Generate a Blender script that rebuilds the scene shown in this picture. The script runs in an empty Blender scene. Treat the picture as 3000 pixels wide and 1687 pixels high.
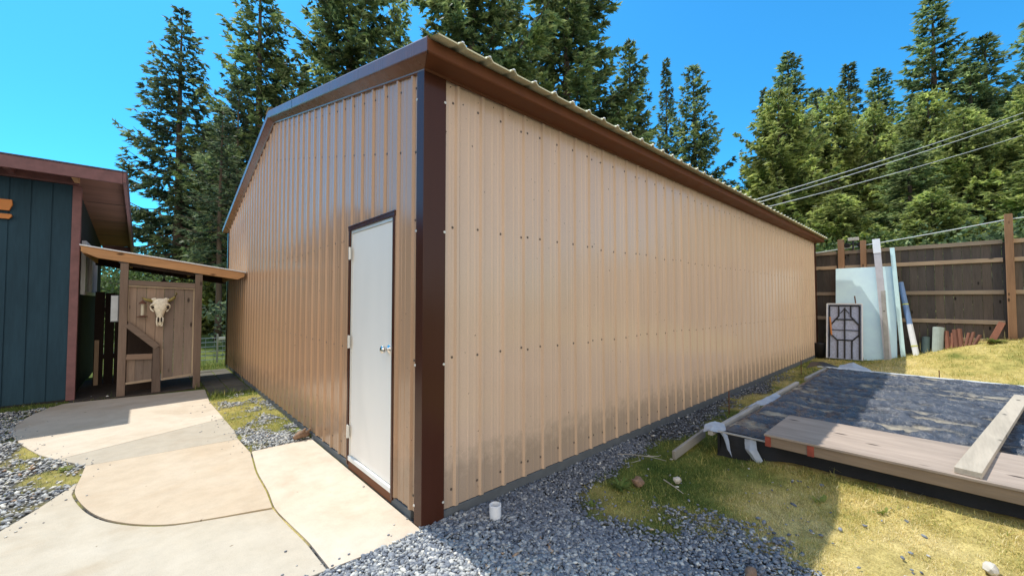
import bpy, bmesh, math, random
import numpy as np
from mathutils import Vector, Matrix, Euler, noise

# World frame: origin at the near bottom corner of the metal shed,
# +X along its long eave wall, +Y along its gable wall.
sc = bpy.context.scene
col = sc.collection
random.seed(7)
rng = np.random.default_rng(11)
R = math.radians

# ------------------------------------------------------------------ materials
def new_mat(name):
    m = bpy.data.materials.new(name)
    m.use_nodes = True
    nt = m.node_tree
    for n in list(nt.nodes):
        nt.nodes.remove(n)
    out = nt.nodes.new('ShaderNodeOutputMaterial')
    bs = nt.nodes.new('ShaderNodeBsdfPrincipled')
    nt.links.new(bs.outputs[0], out.inputs[0])
    return m, nt, bs, out

def N(nt, typ, **kw):
    n = nt.nodes.new(typ)
    for k, v in kw.items():
        if k.startswith('i_'):
            key = k[2:].replace('_', ' ')
            n.inputs[key].default_value = v
        else:
            setattr(n, k, v)
    return n

def noise_node(nt, scale, detail=4, rough=.55, vec=(1, 1, 1), coord='Object', dist=0.0):
    tc = nt.nodes.new('ShaderNodeTexCoord')
    mp = nt.nodes.new('ShaderNodeMapping')
    mp.inputs['Scale'].default_value = vec
    nt.links.new(tc.outputs[coord], mp.inputs[0])
    n = nt.nodes.new('ShaderNodeTexNoise')
    n.inputs['Scale'].default_value = scale
    n.inputs['Detail'].default_value = detail
    n.inputs['Roughness'].default_value = rough
    n.inputs['Distortion'].default_value = dist
    nt.links.new(mp.outputs[0], n.inputs['Vector'])
    return n

def ramp(nt, src, stops):
    r = nt.nodes.new('ShaderNodeValToRGB')
    cr = r.color_ramp
    while len(cr.elements) < len(stops):
        cr.elements.new(.5)
    for e, (p, c) in zip(cr.elements, stops):
        e.position = p
        e.color = (c[0], c[1], c[2], 1)
    nt.links.new(src, r.inputs[0])
    return r

def mixc(nt, fac, a, b, mode='MIX'):
    m = nt.nodes.new('ShaderNodeMix')
    m.data_type = 'RGBA'
    m.blend_type = mode
    for sock, v in ((m.inputs[0], fac), (m.inputs[6], a), (m.inputs[7], b)):
        if isinstance(v, (int, float)):
            sock.default_value = v
        elif isinstance(v, tuple):
            sock.default_value = (v[0], v[1], v[2], 1)
        else:
            nt.links.new(v, sock)
    return m.outputs[2]

def bump(nt, src, bs, strength=.3, dist=.01, prev=None):
    b = nt.nodes.new('ShaderNodeBump')
    b.inputs['Strength'].default_value = strength
    b.inputs['Distance'].default_value = dist
    nt.links.new(src, b.inputs['Height'])
    if prev is not None:
        nt.links.new(prev, b.inputs['Normal'])
    nt.links.new(b.outputs[0], bs.inputs['Normal'])
    return b.outputs[0]

def simple(name, c, rough=.6, metal=0.0, var=.15, scale=8, bmp=.1, bscale=60, vec=(1, 1, 1), spec=.5):
    m, nt, bs, out = new_mat(name)
    n = noise_node(nt, scale, 5, .6, vec)
    lo = tuple(x * (1 - var) for x in c)
    hi = tuple(min(1, x * (1 + var)) for x in c)
    r = ramp(nt, n.outputs[0], [(.3, lo), (.7, hi)])
    nt.links.new(r.outputs[0], bs.inputs['Base Color'])
    bs.inputs['Roughness'].default_value = rough
    bs.inputs['Metallic'].default_value = metal
    bs.inputs['Specular IOR Level'].default_value = spec
    if bmp:
        n2 = noise_node(nt, bscale, 3, .6, vec)
        bump(nt, n2.outputs[0], bs, bmp, .004)
    return m

def wood(name, c, dark, axis='Z', rough=.85, knots=True, scale=1.0, band=(.25, .75)):
    """weathered board: grain stretched along an axis, streaks, knots"""
    m, nt, bs, out = new_mat(name)
    v = {'X': (.06, 1, 1), 'Y': (1, .06, 1), 'Z': (1, 1, .06)}[axis]
    g = noise_node(nt, 55 * scale, 6, .65, v, dist=.4)
    big = noise_node(nt, 5 * scale, 4, .6, tuple(max(q, .2) for q in v))
    r = ramp(nt, g.outputs[0], [(band[0], dark), (band[1], c)])
    hi = tuple(min(1, x * 1.25) for x in c)
    r2 = ramp(nt, big.outputs[0], [(.3, tuple(x * .62 for x in c)), (.72, hi)])
    cc = mixc(nt, .5, r.outputs[0], r2.outputs[0])
    oi = nt.nodes.new('ShaderNodeObjectInfo')
    rv = ramp(nt, oi.outputs['Random'], [(0, (.74, .76, .80)), (.5, (1, 1, 1)), (1, (1.22, 1.14, 1.06))])
    cc = mixc(nt, 1.0, cc, rv.outputs[0], 'MULTIPLY')
    if knots:
        tc = nt.nodes.new('ShaderNodeTexCoord')
        mp = nt.nodes.new('ShaderNodeMapping')
        mp.inputs['Scale'].default_value = tuple(2.6 if q < 1 else 6.5 for q in v)
        nt.links.new(tc.outputs['Object'], mp.inputs[0])
        vo = nt.nodes.new('ShaderNodeTexVoronoi')
        vo.inputs['Scale'].default_value = 1.0
        nt.links.new(mp.outputs[0], vo.inputs['Vector'])
        k = ramp(nt, vo.outputs['Distance'], [(.07, (1, 1, 1)), (.15, (0, 0, 0))])
        cc = mixc(nt, k.outputs[0], cc, tuple(x * .35 for x in dark))
    nt.links.new(cc, bs.inputs['Base Color'])
    bs.inputs['Roughness'].default_value = rough
    bs.inputs['Specular IOR Level'].default_value = .25
    bump(nt, g.outputs[0], bs, .5, .004)
    return m

def panel_metal(name, c, rough, streak=.12, dirt=True, spec=.5):
    """painted ribbed steel with slight oil canning, streaks and splash dirt low down"""
    m, nt, bs, out = new_mat(name)
    n = noise_node(nt, 3.0, 5, .6, (1.6, 1.6, .12))
    r = ramp(nt, n.outputs[0], [(.3, tuple(x * (1 - streak) for x in c)), (.7, tuple(min(1, x * (1 + streak * .6)) for x in c))])
    cc = r.outputs[0]
    fine = noise_node(nt, 130, 2, .7)
    f = ramp(nt, fine.outputs[0], [(.3, (.93, .93, .93)), (.7, (1.04, 1.04, 1.04))])
    cc = mixc(nt, 1.0, cc, f.outputs[0], 'MULTIPLY')
    if dirt:
        tc = nt.nodes.new('ShaderNodeTexCoord')
        sx = nt.nodes.new('ShaderNodeSeparateXYZ')
        nt.links.new(tc.outputs['Object'], sx.inputs[0])
        dn = noise_node(nt, 9, 5, .7)
        add = N(nt, 'ShaderNodeMath', operation='MULTIPLY_ADD')
        nt.links.new(dn.outputs[0], add.inputs[0])
        add.inputs[1].default_value = -.5
        nt.links.new(sx.outputs[2], add.inputs[2])
        dr = ramp(nt, add.outputs[0], [(-.0, (1, 1, 1)), (.22, (0, 0, 0))])
        mm = N(nt, 'ShaderNodeMath', operation='MULTIPLY')
        nt.links.new(dr.outputs[0], mm.inputs[0])
        mm.inputs[1].default_value = .42
        cc = mixc(nt, mm.outputs[0], cc, (.16, .13, .09))
        sp = noise_node(nt, 34, 2, .5)
        sr = ramp(nt, sp.outputs[0], [(.235, (1, 1, 1)), (.26, (0, 0, 0))])
        cc = mixc(nt, sr.outputs[0], cc, (.10, .07, .05))
    nt.links.new(cc, bs.inputs['Base Color'])
    rr = ramp(nt, n.outputs[0], [(.3, (rough * .85,) * 3), (.7, (rough * 1.2,) * 3)])
    nt.links.new(rr.outputs[0], bs.inputs['Roughness'])
    bs.inputs['Specular IOR Level'].default_value = spec
    w = noise_node(nt, 1.6, 2, .5, (2.2, 2.2, .7))
    b1 = bump(nt, w.outputs[0], bs, .35, .012)
    w2 = noise_node(nt, 220, 2, .5)
    bump(nt, w2.outputs[0], bs, .06, .001, b1)
    return m

def concrete(name, c, stain, pale):
    m, nt, bs, out = new_mat(name)
    a = noise_node(nt, 1.5, 6, .62, dist=.6)
    b = noise_node(nt, 7, 6, .7)
    d = noise_node(nt, 180, 3, .7)
    r = ramp(nt, a.outputs[0], [(.3, stain), (.5, c), (.7, pale)])
    r2 = ramp(nt, b.outputs[0], [(.3, (.90, .89, .87)), (.62, (1.03, 1.02, 1.0))])
    r3 = ramp(nt, d.outputs[0], [(.28, (.80, .80, .80)), (.5, (1, 1, 1)), (.75, (1.05, 1.05, 1.05))])
    cc = mixc(nt, 1.0, r.outputs[0], r2.outputs[0], 'MULTIPLY')
    cc = mixc(nt, 1.0, cc, r3.outputs[0], 'MULTIPLY')
    sp = noise_node(nt, 16, 2, .5)
    sr = ramp(nt, sp.outputs[0], [(.215, (1, 1, 1)), (.25, (0, 0, 0))])
    cc = mixc(nt, sr.outputs[0], cc, (.2, .15, .1))
    nt.links.new(cc, bs.inputs['Base Color'])
    bs.inputs['Roughness'].default_value = .9
    bs.inputs['Specular IOR Level'].default_value = .2
    b1 = bump(nt, b.outputs[0], bs, .35, .006)
    bump(nt, d.outputs[0], bs, .3, .0015, b1)
    return m

def attr_mat(name, stops, rough=.8, transl=0.0, attr='v', spec=.3, noise_scale=None, noise_dark=.5, noise_hi=1.25):
    """colour picked by a per-element attribute, optional clump noise and translucency"""
    m, nt, bs, out = new_mat(name)
    at = nt.nodes.new('ShaderNodeAttribute')
    at.attribute_name = attr
    r = ramp(nt, at.outputs['Fac'], stops)
    cc = r.outputs[0]
    if noise_scale:
        n = noise_node(nt, noise_scale, 3, .6)
        rn = ramp(nt, n.outputs[0], [(.35, (noise_dark,) * 3), (.65, (noise_hi,) * 3)])
        cc = mixc(nt, 1.0, cc, rn.outputs[0], 'MULTIPLY')
    nt.links.new(cc, bs.inputs['Base Color'])
    bs.inputs['Roughness'].default_value = rough
    bs.inputs['Specular IOR Level'].default_value = spec
    if transl:
        t = nt.nodes.new('ShaderNodeBsdfTranslucent')
        nt.links.new(cc, t.inputs[0])
        mx = nt.nodes.new('ShaderNodeMixShader')
        mx.inputs[0].default_value = transl
        nt.links.new(bs.outputs[0], mx.inputs[1])
        nt.links.new(t.outputs[0], mx.inputs[2])
        nt.links.new(mx.outputs[0], out.inputs[0])
    return m

M = {}
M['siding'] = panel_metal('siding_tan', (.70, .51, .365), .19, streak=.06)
M['flank'] = panel_metal('siding_rib_shade', (.63, .45, .305), .34, dirt=False)  # darker tan on rib sides: shade lines painted into the colour
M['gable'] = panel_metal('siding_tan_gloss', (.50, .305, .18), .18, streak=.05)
M['trim'] = panel_metal('trim_brown', (.066, .023, .013), .22, dirt=False, spec=.22)
M['soffit'] = panel_metal('fascia_brown', (.165, .060, .026), .5, dirt=False, spec=.15)
M['rake'] = panel_metal('rake_brown', (.19, .075, .038), .27, dirt=False)
M['roof'] = panel_metal('roof_cream', (.76, .70, .44), .3, dirt=False)
M['cement'] = simple('foundation_concrete', (.11, .12, .125), .9, bmp=.5)
M['door'] = simple('door_white', (.88, .83, .75), .42, var=.04, scale=2, bmp=.04, bscale=90, vec=(1, 1, .3))
M['sill'] = simple('sill_white', (.8, .8, .76), .4, var=.06)
M['chrome'] = simple('chrome', (.75, .72, .68), .12, 1.0, var=.03, bmp=0)
M['hinge'] = simple('hinge_metal', (.78, .76, .70), .4, .4, var=.05)
M['screw'] = simple('screw_metal', (.13, .10, .075), .45, .2, var=.1, bmp=0)
M['blue'] = wood('blue_siding', (.030, .076, .108), (.014, .038, .058), 'Z', .75, knots=False)
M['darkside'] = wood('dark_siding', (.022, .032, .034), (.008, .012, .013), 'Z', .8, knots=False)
M['purple'] = simple('trim_purple_brown', (.19, .085, .085), .6, var=.2, bmp=.2)
M['ply'] = wood('soffit_plywood', (.26, .125, .085), (.16, .07, .05), 'X', .8, knots=False)
M['roofing'] = simple('house_roofing', (.10, .09, .12), .7, var=.2)
M['orange'] = wood('orange_board', (.55, .24, .085), (.36, .13, .04), 'X', .7, knots=False)
M['beam'] = wood('beam_wood', (.52, .30, .15), (.30, .155, .075), 'X', .75)
M['graywood'] = wood('grey_wood', (.235, .17, .13), (.11, .077, .06), 'Z', .9)
M['graywoodx'] = wood('grey_wood_x', (.26, .19, .145), (.12, .085, .066), 'X', .9)
M['plank'] = wood('gate_plank', (.33, .25, .195), (.17, .125, .10), 'Z', .88)
M['plankpale'] = wood('gate_batten', (.52, .40, .28), (.3, .21, .14), 'Z', .88, knots=False)  # paler wood for battens, bottom rails and the stake
M['darkwood'] = wood('dark_wood', (.05, .035, .028), (.018, .012, .01), 'Z', .9)
M['fence'] = wood('fence_board', (.135, .112, .095), (.050, .042, .036), 'Z', .92)
M['fencepost'] = wood('fence_post', (.34, .20, .115), (.19, .11, .065), 'Z', .9)
M['rail'] = wood('fence_rail', (.46, .35, .24), (.28, .20, .14), 'Y', .9)
M['white_metal'] = simple('white_metal', (.82, .84, .86), .35, var=.03)
M['black'] = simple('black_metal', (.012, .012, .015), .45, var=.2)
M['bone'] = simple('bone', (.78, .70, .55), .7, var=.2, scale=22, bmp=.6, bscale=45)
M['horn'] = simple('horn', (.24, .19, .05), .5, var=.4, scale=14, bmp=.3)
M['hole'] = simple('bone_hollow', (.035, .022, .016), .9, bmp=0)
M['rust'] = simple('rust', (.15, .06, .035), .7, .3, var=.4, scale=30)
M['foam'] = simple('foam_board', (.68, .90, 1.0), .7, var=.07, scale=3)
M['pvc'] = simple('pvc_white', (.82, .84, .86), .35, var=.03, bmp=0)
M['lattice'] = simple('lattice_grey', (.42, .46, .60), .7, var=.25, scale=30)
M['cyan'] = simple('pale_cyan_board', (.62, .85, .86), .6, var=.05)
M['bluetube'] = simple('blue_tube', (.16, .27, .48), .5, var=.15)
M['yellow'] = simple('yellow_tape', (.6, .62, .15), .5)
M['tubegrey'] = simple('concrete_tube', (.36, .42, .38), .8, var=.12, bmp=.4)
M['tubedark'] = simple('dark_tube', (.12, .17, .16), .8, var=.12)
M['redwood'] = wood('redwood_log', (.25, .11, .07), (.12, .05, .035), 'Z', .85, knots=False)
M['stone'] = simple('stone_brown', (.24, .15, .095), .85, var=.3, scale=20, bmp=.8, bscale=30)
M['stonew'] = simple('stone_pale', (.55, .5, .42), .85, var=.2, scale=20, bmp=.8, bscale=30)
M['cable'] = simple('cable', (.62, .66, .68), .5, var=.02, bmp=0)
M['galv'] = simple('galvanised', (.42, .44, .46), .4, .6, var=.1)
M['plywood'] = wood('plywood_deck', (.52, .41, .32), (.20, .15, .12), 'Y', .85)
M['deckedge'] = wood('deck_edge', (.34, .25, .175), (.2, .14, .095), 'Y', .85)
M['loose'] = wood('loose_board', (.42, .39, .33), (.25, .225, .19), 'X', .85)
M['framew'] = wood('frame_white_wood', (.5, .48, .44), (.32, .3, .27), 'X', .8)
M['redpaint'] = simple('red_paint', (.30, .06, .035), .7, var=.3)
M['conc_a'] = concrete('concrete_door', (.60, .51, .405), (.53, .425, .32), (.63, .55, .455))
M['conc_b'] = concrete('concrete_tan', (.53, .435, .325), (.49, .385, .275), (.555, .465, .36))
M['conc_c'] = concrete('concrete_grey', (.50, .44, .35), (.45, .375, .28), (.53, .475, .39))
M['conc_d'] = concrete('concrete_mid', (.44, .39, .315), (.41, .35, .275), (.46, .41, .34))
M['conc_e'] = concrete('concrete_far', (.57, .49, .39), (.50, .41, .31), (.61, .535, .44))
M['paver'] = concrete('paver_grey', (.13, .12, .10), (.09, .085, .065), (.17, .155, .13))
M['bark'] = wood('bark', (.13, .10, .075), (.05, .038, .03), 'Z', .95, knots=False, scale=.35)
M['greybox'] = simple('grey_box', (.22, .23, .25), .6)
M['glass'] = simple('window_glass', (.03, .04, .05), .08, var=.1, bmp=0)
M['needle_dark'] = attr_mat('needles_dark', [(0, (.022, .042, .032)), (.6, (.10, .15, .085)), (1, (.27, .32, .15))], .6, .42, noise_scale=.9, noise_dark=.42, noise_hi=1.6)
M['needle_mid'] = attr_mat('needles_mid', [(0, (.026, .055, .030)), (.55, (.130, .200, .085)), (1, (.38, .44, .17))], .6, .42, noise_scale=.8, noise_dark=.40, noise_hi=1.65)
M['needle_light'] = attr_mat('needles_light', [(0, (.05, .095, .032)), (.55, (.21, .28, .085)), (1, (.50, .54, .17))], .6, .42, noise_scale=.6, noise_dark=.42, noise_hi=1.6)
M['leafy'] = attr_mat('leaves', [(0, (.04, .075, .02)), (.6, (.11, .17, .045)), (1, (.22, .28, .08))], .6, .3, noise_scale=1.2)
M['pebble'] = attr_mat('pebbles', [(0, (.06, .07, .09)), (.4, (.19, .21, .245)), (.66, (.45, .45, .43)), (.93, (.76, .73, .64)), (1, (.42, .28, .18))], .75, 0, spec=.35, noise_scale=60, noise_dark=.8, noise_hi=1.15)
M['grass'] = attr_mat('grass_blades', [(0, (.10, .17, .035)), (.30, (.25, .29, .07)), (.5, (.52, .47, .13)), (.75, (.74, .60, .24)), (1, (.88, .76, .44))], .7, .35)

# ------------------------------------------------------------------ mesh helpers
class MB:
    def __init__(s):
        s.v = []; s.f = []; s.m = []; s.cur = 0; s.smooth = []; s.sm = False
    def add(s, vs, fs, mi=None):
        b = len(s.v)
        s.v += [tuple(v) for v in vs]
        for f in fs:
            s.f.append([i + b for i in f])
            s.m.append(s.cur if mi is None else mi)
            s.smooth.append(s.sm)
        return s
    def box(s, lo, hi, rot=None, pivot=None, mi=None):
        x0, y0, z0 = lo; x1, y1, z1 = hi
        vs = [Vector(p) for p in ((x0,y0,z0),(x1,y0,z0),(x1,y1,z0),(x0,y1,z0),(x0,y0,z1),(x1,y0,z1),(x1,y1,z1),(x0,y1,z1))]
        if rot is not None:
            pv = Vector(pivot) if pivot is not None else (Vector(lo) + Vector(hi)) / 2
            mt = Euler(rot).to_matrix()
            vs = [mt @ (v - pv) + pv for v in vs]
        return s.add(vs, [(0,3,2,1),(4,5,6,7),(0,1,5,4),(1,2,6,5),(2,3,7,6),(3,0,4,7)], mi)
    def beam(s, a, b, w, h, up=(0, 0, 1), mi=None):
        """rectangular bar from a to b, w across, h along up"""
        a = Vector(a); b = Vector(b); d = (b - a).normalized()
        sd = d.cross(Vector(up)).normalized(); u = sd.cross(d).normalized()
        vs = []
        for p in (a, b):
            for i, j in ((-1,-1),(1,-1),(1,1),(-1,1)):
                vs.append(p + sd * (w/2*i) + u * (h/2*j))
        return s.add(vs, [(0,3,2,1),(4,5,6,7),(0,1,5,4),(1,2,6,5),(2,3,7,6),(3,0,4,7)], mi)
    def tube(s, pts, r, n=8, cap=True, mi=None):
        pts = [Vector(p) for p in pts]
        rs = r if isinstance(r, (list, tuple)) else [r] * len(pts)
        b = len(s.v); vs = []
        for i, p in enumerate(pts):
            d = (pts[min(i+1, len(pts)-1)] - pts[max(i-1, 0)]).normalized()
            ref = Vector((0, 0, 1)) if abs(d.z) < .9 else Vector((1, 0, 0))
            sd = d.cross(ref).normalized(); u = sd.cross(d)
            for k in range(n):
                a = 2 * math.pi * k / n
                vs.append(p + (sd * math.cos(a) + u * math.sin(a)) * rs[i])
        fs = []
        for i in range(len(pts) - 1):
            for k in range(n):
                k2 = (k + 1) % n
                fs.append((i*n+k, i*n+k2, (i+1)*n+k2, (i+1)*n+k))
        if cap:
            fs.append(tuple(range(n))[::-1]); fs.append(tuple((len(pts)-1)*n + k for k in range(n)))
        return s.add(vs, fs, mi)
    def prism(s, poly, z0, z1, mi=None):
        n = len(poly)
        vs = [(p[0], p[1], z0) for p in poly] + [(p[0], p[1], z1) for p in poly]
        fs = [tuple(range(n))[::-1], tuple(range(n, 2*n))]
        for i in range(n):
            j = (i + 1) % n
            fs.append((i, j, n + j, n + i))
        return s.add(vs, fs, mi)
    def strip(s, poly, a, axis, b, mi=None):
        """extrude a closed 2D outline along an axis. axis 'x': outline (y,z); axis 'y': outline (x,z)"""
        n = len(poly)
        f = (lambda p, t: (t, p[0], p[1])) if axis == 'x' else (lambda p, t: (p[0], t, p[1]))
        vs = [f(p, a) for p in poly] + [f(p, b) for p in poly]
        fs = [tuple(range(n)), tuple(range(n, 2*n))[::-1]]
        for i in range(n):
            j = (i + 1) % n
            fs.append((j, i, n + i, n + j))
        return s.add(vs, fs, mi)
    def lathe(s, base, prof, n=20, axis=(0, 0, 1), mi=None):
        ax = Vector(axis).normalized()
        ref = Vector((0, 0, 1)) if abs(ax.z) < .9 else Vector((1, 0, 0))
        sd = ax.cross(ref).normalized(); u = sd.cross(ax)
        base = Vector(base); vs = []; fs = []
        for r, h in prof:
            for k in range(n):
                a = 2 * math.pi * k / n
                vs.append(base + ax * h + (sd * math.cos(a) + u * math.sin(a)) * r)
        for i in range(len(prof) - 1):
            for k in range(n):
                k2 = (k + 1) % n
                fs.append((i*n+k, i*n+k2, (i+1)*n+k2, (i+1)*n+k))
        return s.add(vs, fs, mi)
    def build(s, name, mats, parent=None, bevel=0.0, origin=None, fix=True):
        me = bpy.data.meshes.new(name)
        o = bpy.data.objects.new(name, me)
        org = Vector((0, 0, 0))
        if parent is not None:
            p = parent
            while p is not None:
                org += p.location; p = p.parent
            o.parent = parent
        elif origin is not None:
            org = Vector(origin); o.location = org
        elif s.v:
            a = np.array([tuple(q) for q in s.v])
            org = Vector((float((a[:,0].min()+a[:,0].max())/2), float((a[:,1].min()+a[:,1].max())/2), float(a[:,2].min())))
            o.location = org
        me.from_pydata([Vector(q) - org for q in s.v], [], s.f)
        if not isinstance(mats, (list, tuple)):
            mats = [mats]
        for m in mats:
            me.materials.append(m)
        me.polygons.foreach_set('material_index', s.m)
        me.polygons.foreach_set('use_smooth', s.smooth)
        if fix:
            bm = bmesh.new(); bm.from_mesh(me)
            bmesh.ops.recalc_face_normals(bm, faces=bm.faces)
            bm.to_mesh(me); bm.free()
        me.update()
        col.objects.link(o)
        if bevel:
            b = o.modifiers.new('Bevel', 'BEVEL')
            b.width = bevel; b.segments = 2; b.limit_method = 'ANGLE'; b.angle_limit = R(40)
        return o

def raw_mesh(name, V, F, mats, attr=None, parent=None, smooth=False, mi=None, location=(0, 0, 0)):
    """numpy mesh: V (n,3), F (m,k) all the same k"""
    me = bpy.data.meshes.new(name)
    k = F.shape[1]
    me.vertices.add(len(V)); me.vertices.foreach_set('co', V.astype(np.float32).ravel())
    me.loops.add(F.size); me.loops.foreach_set('vertex_index', F.astype(np.int32).ravel())
    me.polygons.add(len(F))
    me.polygons.foreach_set('loop_start', np.arange(0, F.size, k, dtype=np.int32))
    me.polygons.foreach_set('loop_total', np.full(len(F), k, dtype=np.int32))
    if smooth:
        me.polygons.foreach_set('use_smooth', np.ones(len(F), dtype=bool))
    for m in mats:
        me.materials.append(m)
    if mi is not None:
        me.polygons.foreach_set('material_index', mi.astype(np.int32))
    me.update(calc_edges=True)
    if attr is not None:
        a = me.attributes.new('v', 'FLOAT', 'POINT')
        a.data.foreach_set('value', attr.astype(np.float32))
    o = bpy.data.objects.new(name, me)
    o.location = location
    if parent is not None:
        o.parent = parent
    col.objects.link(o)
    return o

def tag(o, label=None, cat=None, group=None, kind=None):
    if label: o['label'] = label
    if cat: o['category'] = cat
    if group: o['group'] = group
    if kind: o['kind'] = kind
    return o

def thing(name, loc, label, cat, group=None):
    o = bpy.data.objects.new(name, None)
    o.empty_display_size = .2
    o.location = loc
    col.objects.link(o)
    return tag(o, label, cat, group)

def sstep(a, b, x):
    t = np.clip((x - a) / (b - a), 0, 1)
    return t * t * (3 - 2 * t)

# ------------------------------------------------------------------ terrain
def vnoise(x, y, s, seed=0):
    """cheap smooth value noise, vectorised"""
    x = x * s + seed * 17.3; y = y * s - seed * 9.1
    xi = np.floor(x); yi = np.floor(y); xf = x - xi; yf = y - yi
    def h(a, b):
        q = np.sin(a * 127.1 + b * 311.7 + seed * 74.7) * 43758.5453
        return q - np.floor(q)
    u = xf * xf * (3 - 2 * xf); v = yf * yf * (3 - 2 * yf)
    return (h(xi, yi) * (1-u) + h(xi+1, yi) * u) * (1-v) + (h(xi, yi+1) * (1-u) + h(xi+1, yi+1) * u) * v
def fbm(x, y, s, seed=0):
    return (vnoise(x, y, s, seed) * .5 + vnoise(x, y, s*2.1, seed+1) * .3 + vnoise(x, y, s*4.3, seed+2) * .2)

def ground_z(x, y):
    x = np.asarray(x, float); y = np.asarray(y, float)
    z = -.035 + 0 * x
    z = z + .64 * sstep(9.7, 12.3, x) * sstep(.9, 3.5, -y)
    z = z + .06 * sstep(1.2, 6, x) * sstep(.2, -2, y)
    z = z + .10 * np.exp(-((x - 2.74) / .34) ** 2) * sstep(-.9, -1.5, y)
    z = z - .34 * sstep(8.6, 12, y) + .022 * (x < .3)
    z = z + (fbm(x, y, 2.2, 3) - .5) * .03
    return z

def gravel_mask(x, y):
    """1 where stones lie, 0 where turf grows"""
    x = np.asarray(x, float); y = np.asarray(y, float)
    n = fbm(x, y, 1.7, 5) - .5 + .45 * (fbm(x, y, 6.5, 15) - .5)
    # front apron
    yl = np.array([-.0, -.28, -.48, -.72, -1.16, -1.5, -1.9, -2.6, -4]); xl = np.array([1.75, 1.55, 1.1, 1.02, 1.22, 1.30, 1.34, 1.45, 1.6])
    edge = np.interp(-y, -yl, xl)
    g = sstep(.20, -.20, x - edge + n * .9)
    # strip at the foot of the long wall
    g = np.maximum(g, sstep(.10, -.14, (-y - .34 + .012 * x) + n * .5) * (x > 0) * sstep(9.5, 6.5, x))
    g = g * (y < .3)
    # side patch between path and gable
    p2 = (x > -.75) * (x < .1) * (y > 2.2) * (y < 5.6)
    g = np.where(p2 > 0, sstep(.15, -.15, .0 - .55 * n * 2 + .35 * sstep(4.6, 5.6, y)), g)
    # left of the path
    p3 = (x < -1.5) * (y > .5) * (y < 8)
    g = np.where(p3 > 0, sstep(.2, -.2, -n * 1.7 - .14 + .35 * sstep(.45, 0, np.abs(x + 2.0 + .0 * y)) * sstep(2, 3, y)), g)
    g = np.where((x < 0) & (y > 6.2), 0, g)
    g = np.where((x < -.6) & (y < .4), 1, g)
    return g

def lushness(x, y):
    """0 green .. 1 straw"""
    n = fbm(np.asarray(x, float), np.asarray(y, float), 1.3, 8)
    n2 = vnoise(np.asarray(x, float), np.asarray(y, float), 5.5, 12)
    l = .67 + (n - .5) * .75 + (n2 - .5) * .30
    shade = sstep(-1.75, -.9, y) * sstep(.2, 1, x)         # greener grass in the shed's shadow
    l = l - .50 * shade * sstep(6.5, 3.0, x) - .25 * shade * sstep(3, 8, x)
    l = np.where((x < .3) & (y > 1), .20 + n * .42, l)
    l = np.where((x < 1) & (y > 5.2), .05 + n * .22, l)
    return np.clip(l, 0, 1)

def make_ground():
    xs = np.concatenate([[-400, -200, -100, -60, -30, -16, -9, -5], np.arange(-3.6, 5.0, .06), np.arange(5.0, 14.0, .12), [14.5, 15.5, 18, 24, 40, 70, 120, 220, 420]])
    ys = np.concatenate([[-400, -200, -100, -50, -25, -14, -9], np.arange(-7, -2.9, .12), np.arange(-2.9, 6.6, .06), np.arange(6.6, 13, .15), [14, 17, 22, 32, 50, 80, 150, 420]])
    X, Y = np.meshgrid(xs, ys, indexing='ij')
    Z = ground_z(X, Y)
    far = np.maximum(np.abs(X - 4) - 12, np.abs(Y - 2) - 12)
    V = np.stack([X, Y, Z], -1).reshape(-1, 3)
    nx, ny = X.shape
    I = np.arange(nx * ny).reshape(nx, ny)
    F = np.stack([I[:-1, :-1], I[1:, :-1], I[1:, 1:], I[:-1, 1:]], -1).reshape(-1, 4)
    m, nt, bs, out = new_mat('ground')
    ag = N(nt, 'ShaderNodeAttribute', attribute_name='gravel')
    al = N(nt, 'ShaderNodeAttribute', attribute_name='dry')
    n1 = noise_node(nt, 90, 4, .7, coord='Object')
    n2 = noise_node(nt, 11, 5, .65, coord='Object')
    gr = ramp(nt, al.outputs['Fac'], [(0, (.07, .12, .025)), (.3, (.21, .24, .06)), (.55, (.52, .44, .15)), (1, (.72, .60, .28))])
    gn = ramp(nt, n2.outputs[0], [(.3, (.62, .60, .55)), (.7, (1.15, 1.12, 1.1))])
    turf = mixc(nt, 1.0, gr.outputs[0], gn.outputs[0], 'MULTIPLY')
    g2 = ramp(nt, n1.outputs[0], [(.3, (.55, .52, .5)), (.7, (1.2, 1.2, 1.2))])
    turf = mixc(nt, 1.0, turf, g2.outputs[0], 'MULTIPLY')
    vo = N(nt, 'ShaderNodeTexVoronoi'); vo.inputs['Scale'].default_value = 46
    tc = nt.nodes.new('ShaderNodeTexCoord'); nt.links.new(tc.outputs['Object'], vo.inputs['Vector'])
    gv = ramp(nt, vo.outputs['Distance'], [(0, (.17, .17, .17)), (.45, (.09, .09, .09)), (.7, (.025, .025, .025))])
    cc = mixc(nt, ag.outputs['Fac'], turf, gv.outputs[0])
    nt.links.new(cc, bs.inputs['Base Color'])
    bs.inputs['Roughness'].default_value = .95
    bs.inputs['Specular IOR Level'].default_value = .1
    b1 = bump(nt, n1.outputs[0], bs, .8, .012)
    o = raw_mesh('ground', V, F, [m], smooth=True)
    fx, fy = X.ravel(), Y.ravel()
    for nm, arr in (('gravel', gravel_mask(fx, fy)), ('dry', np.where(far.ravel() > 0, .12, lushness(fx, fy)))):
        a = o.data.attributes.new(nm, 'FLOAT', 'POINT')
        a.data.foreach_set('value', arr.astype(np.float32))
    tag(o, kind='structure')

make_ground()

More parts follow.
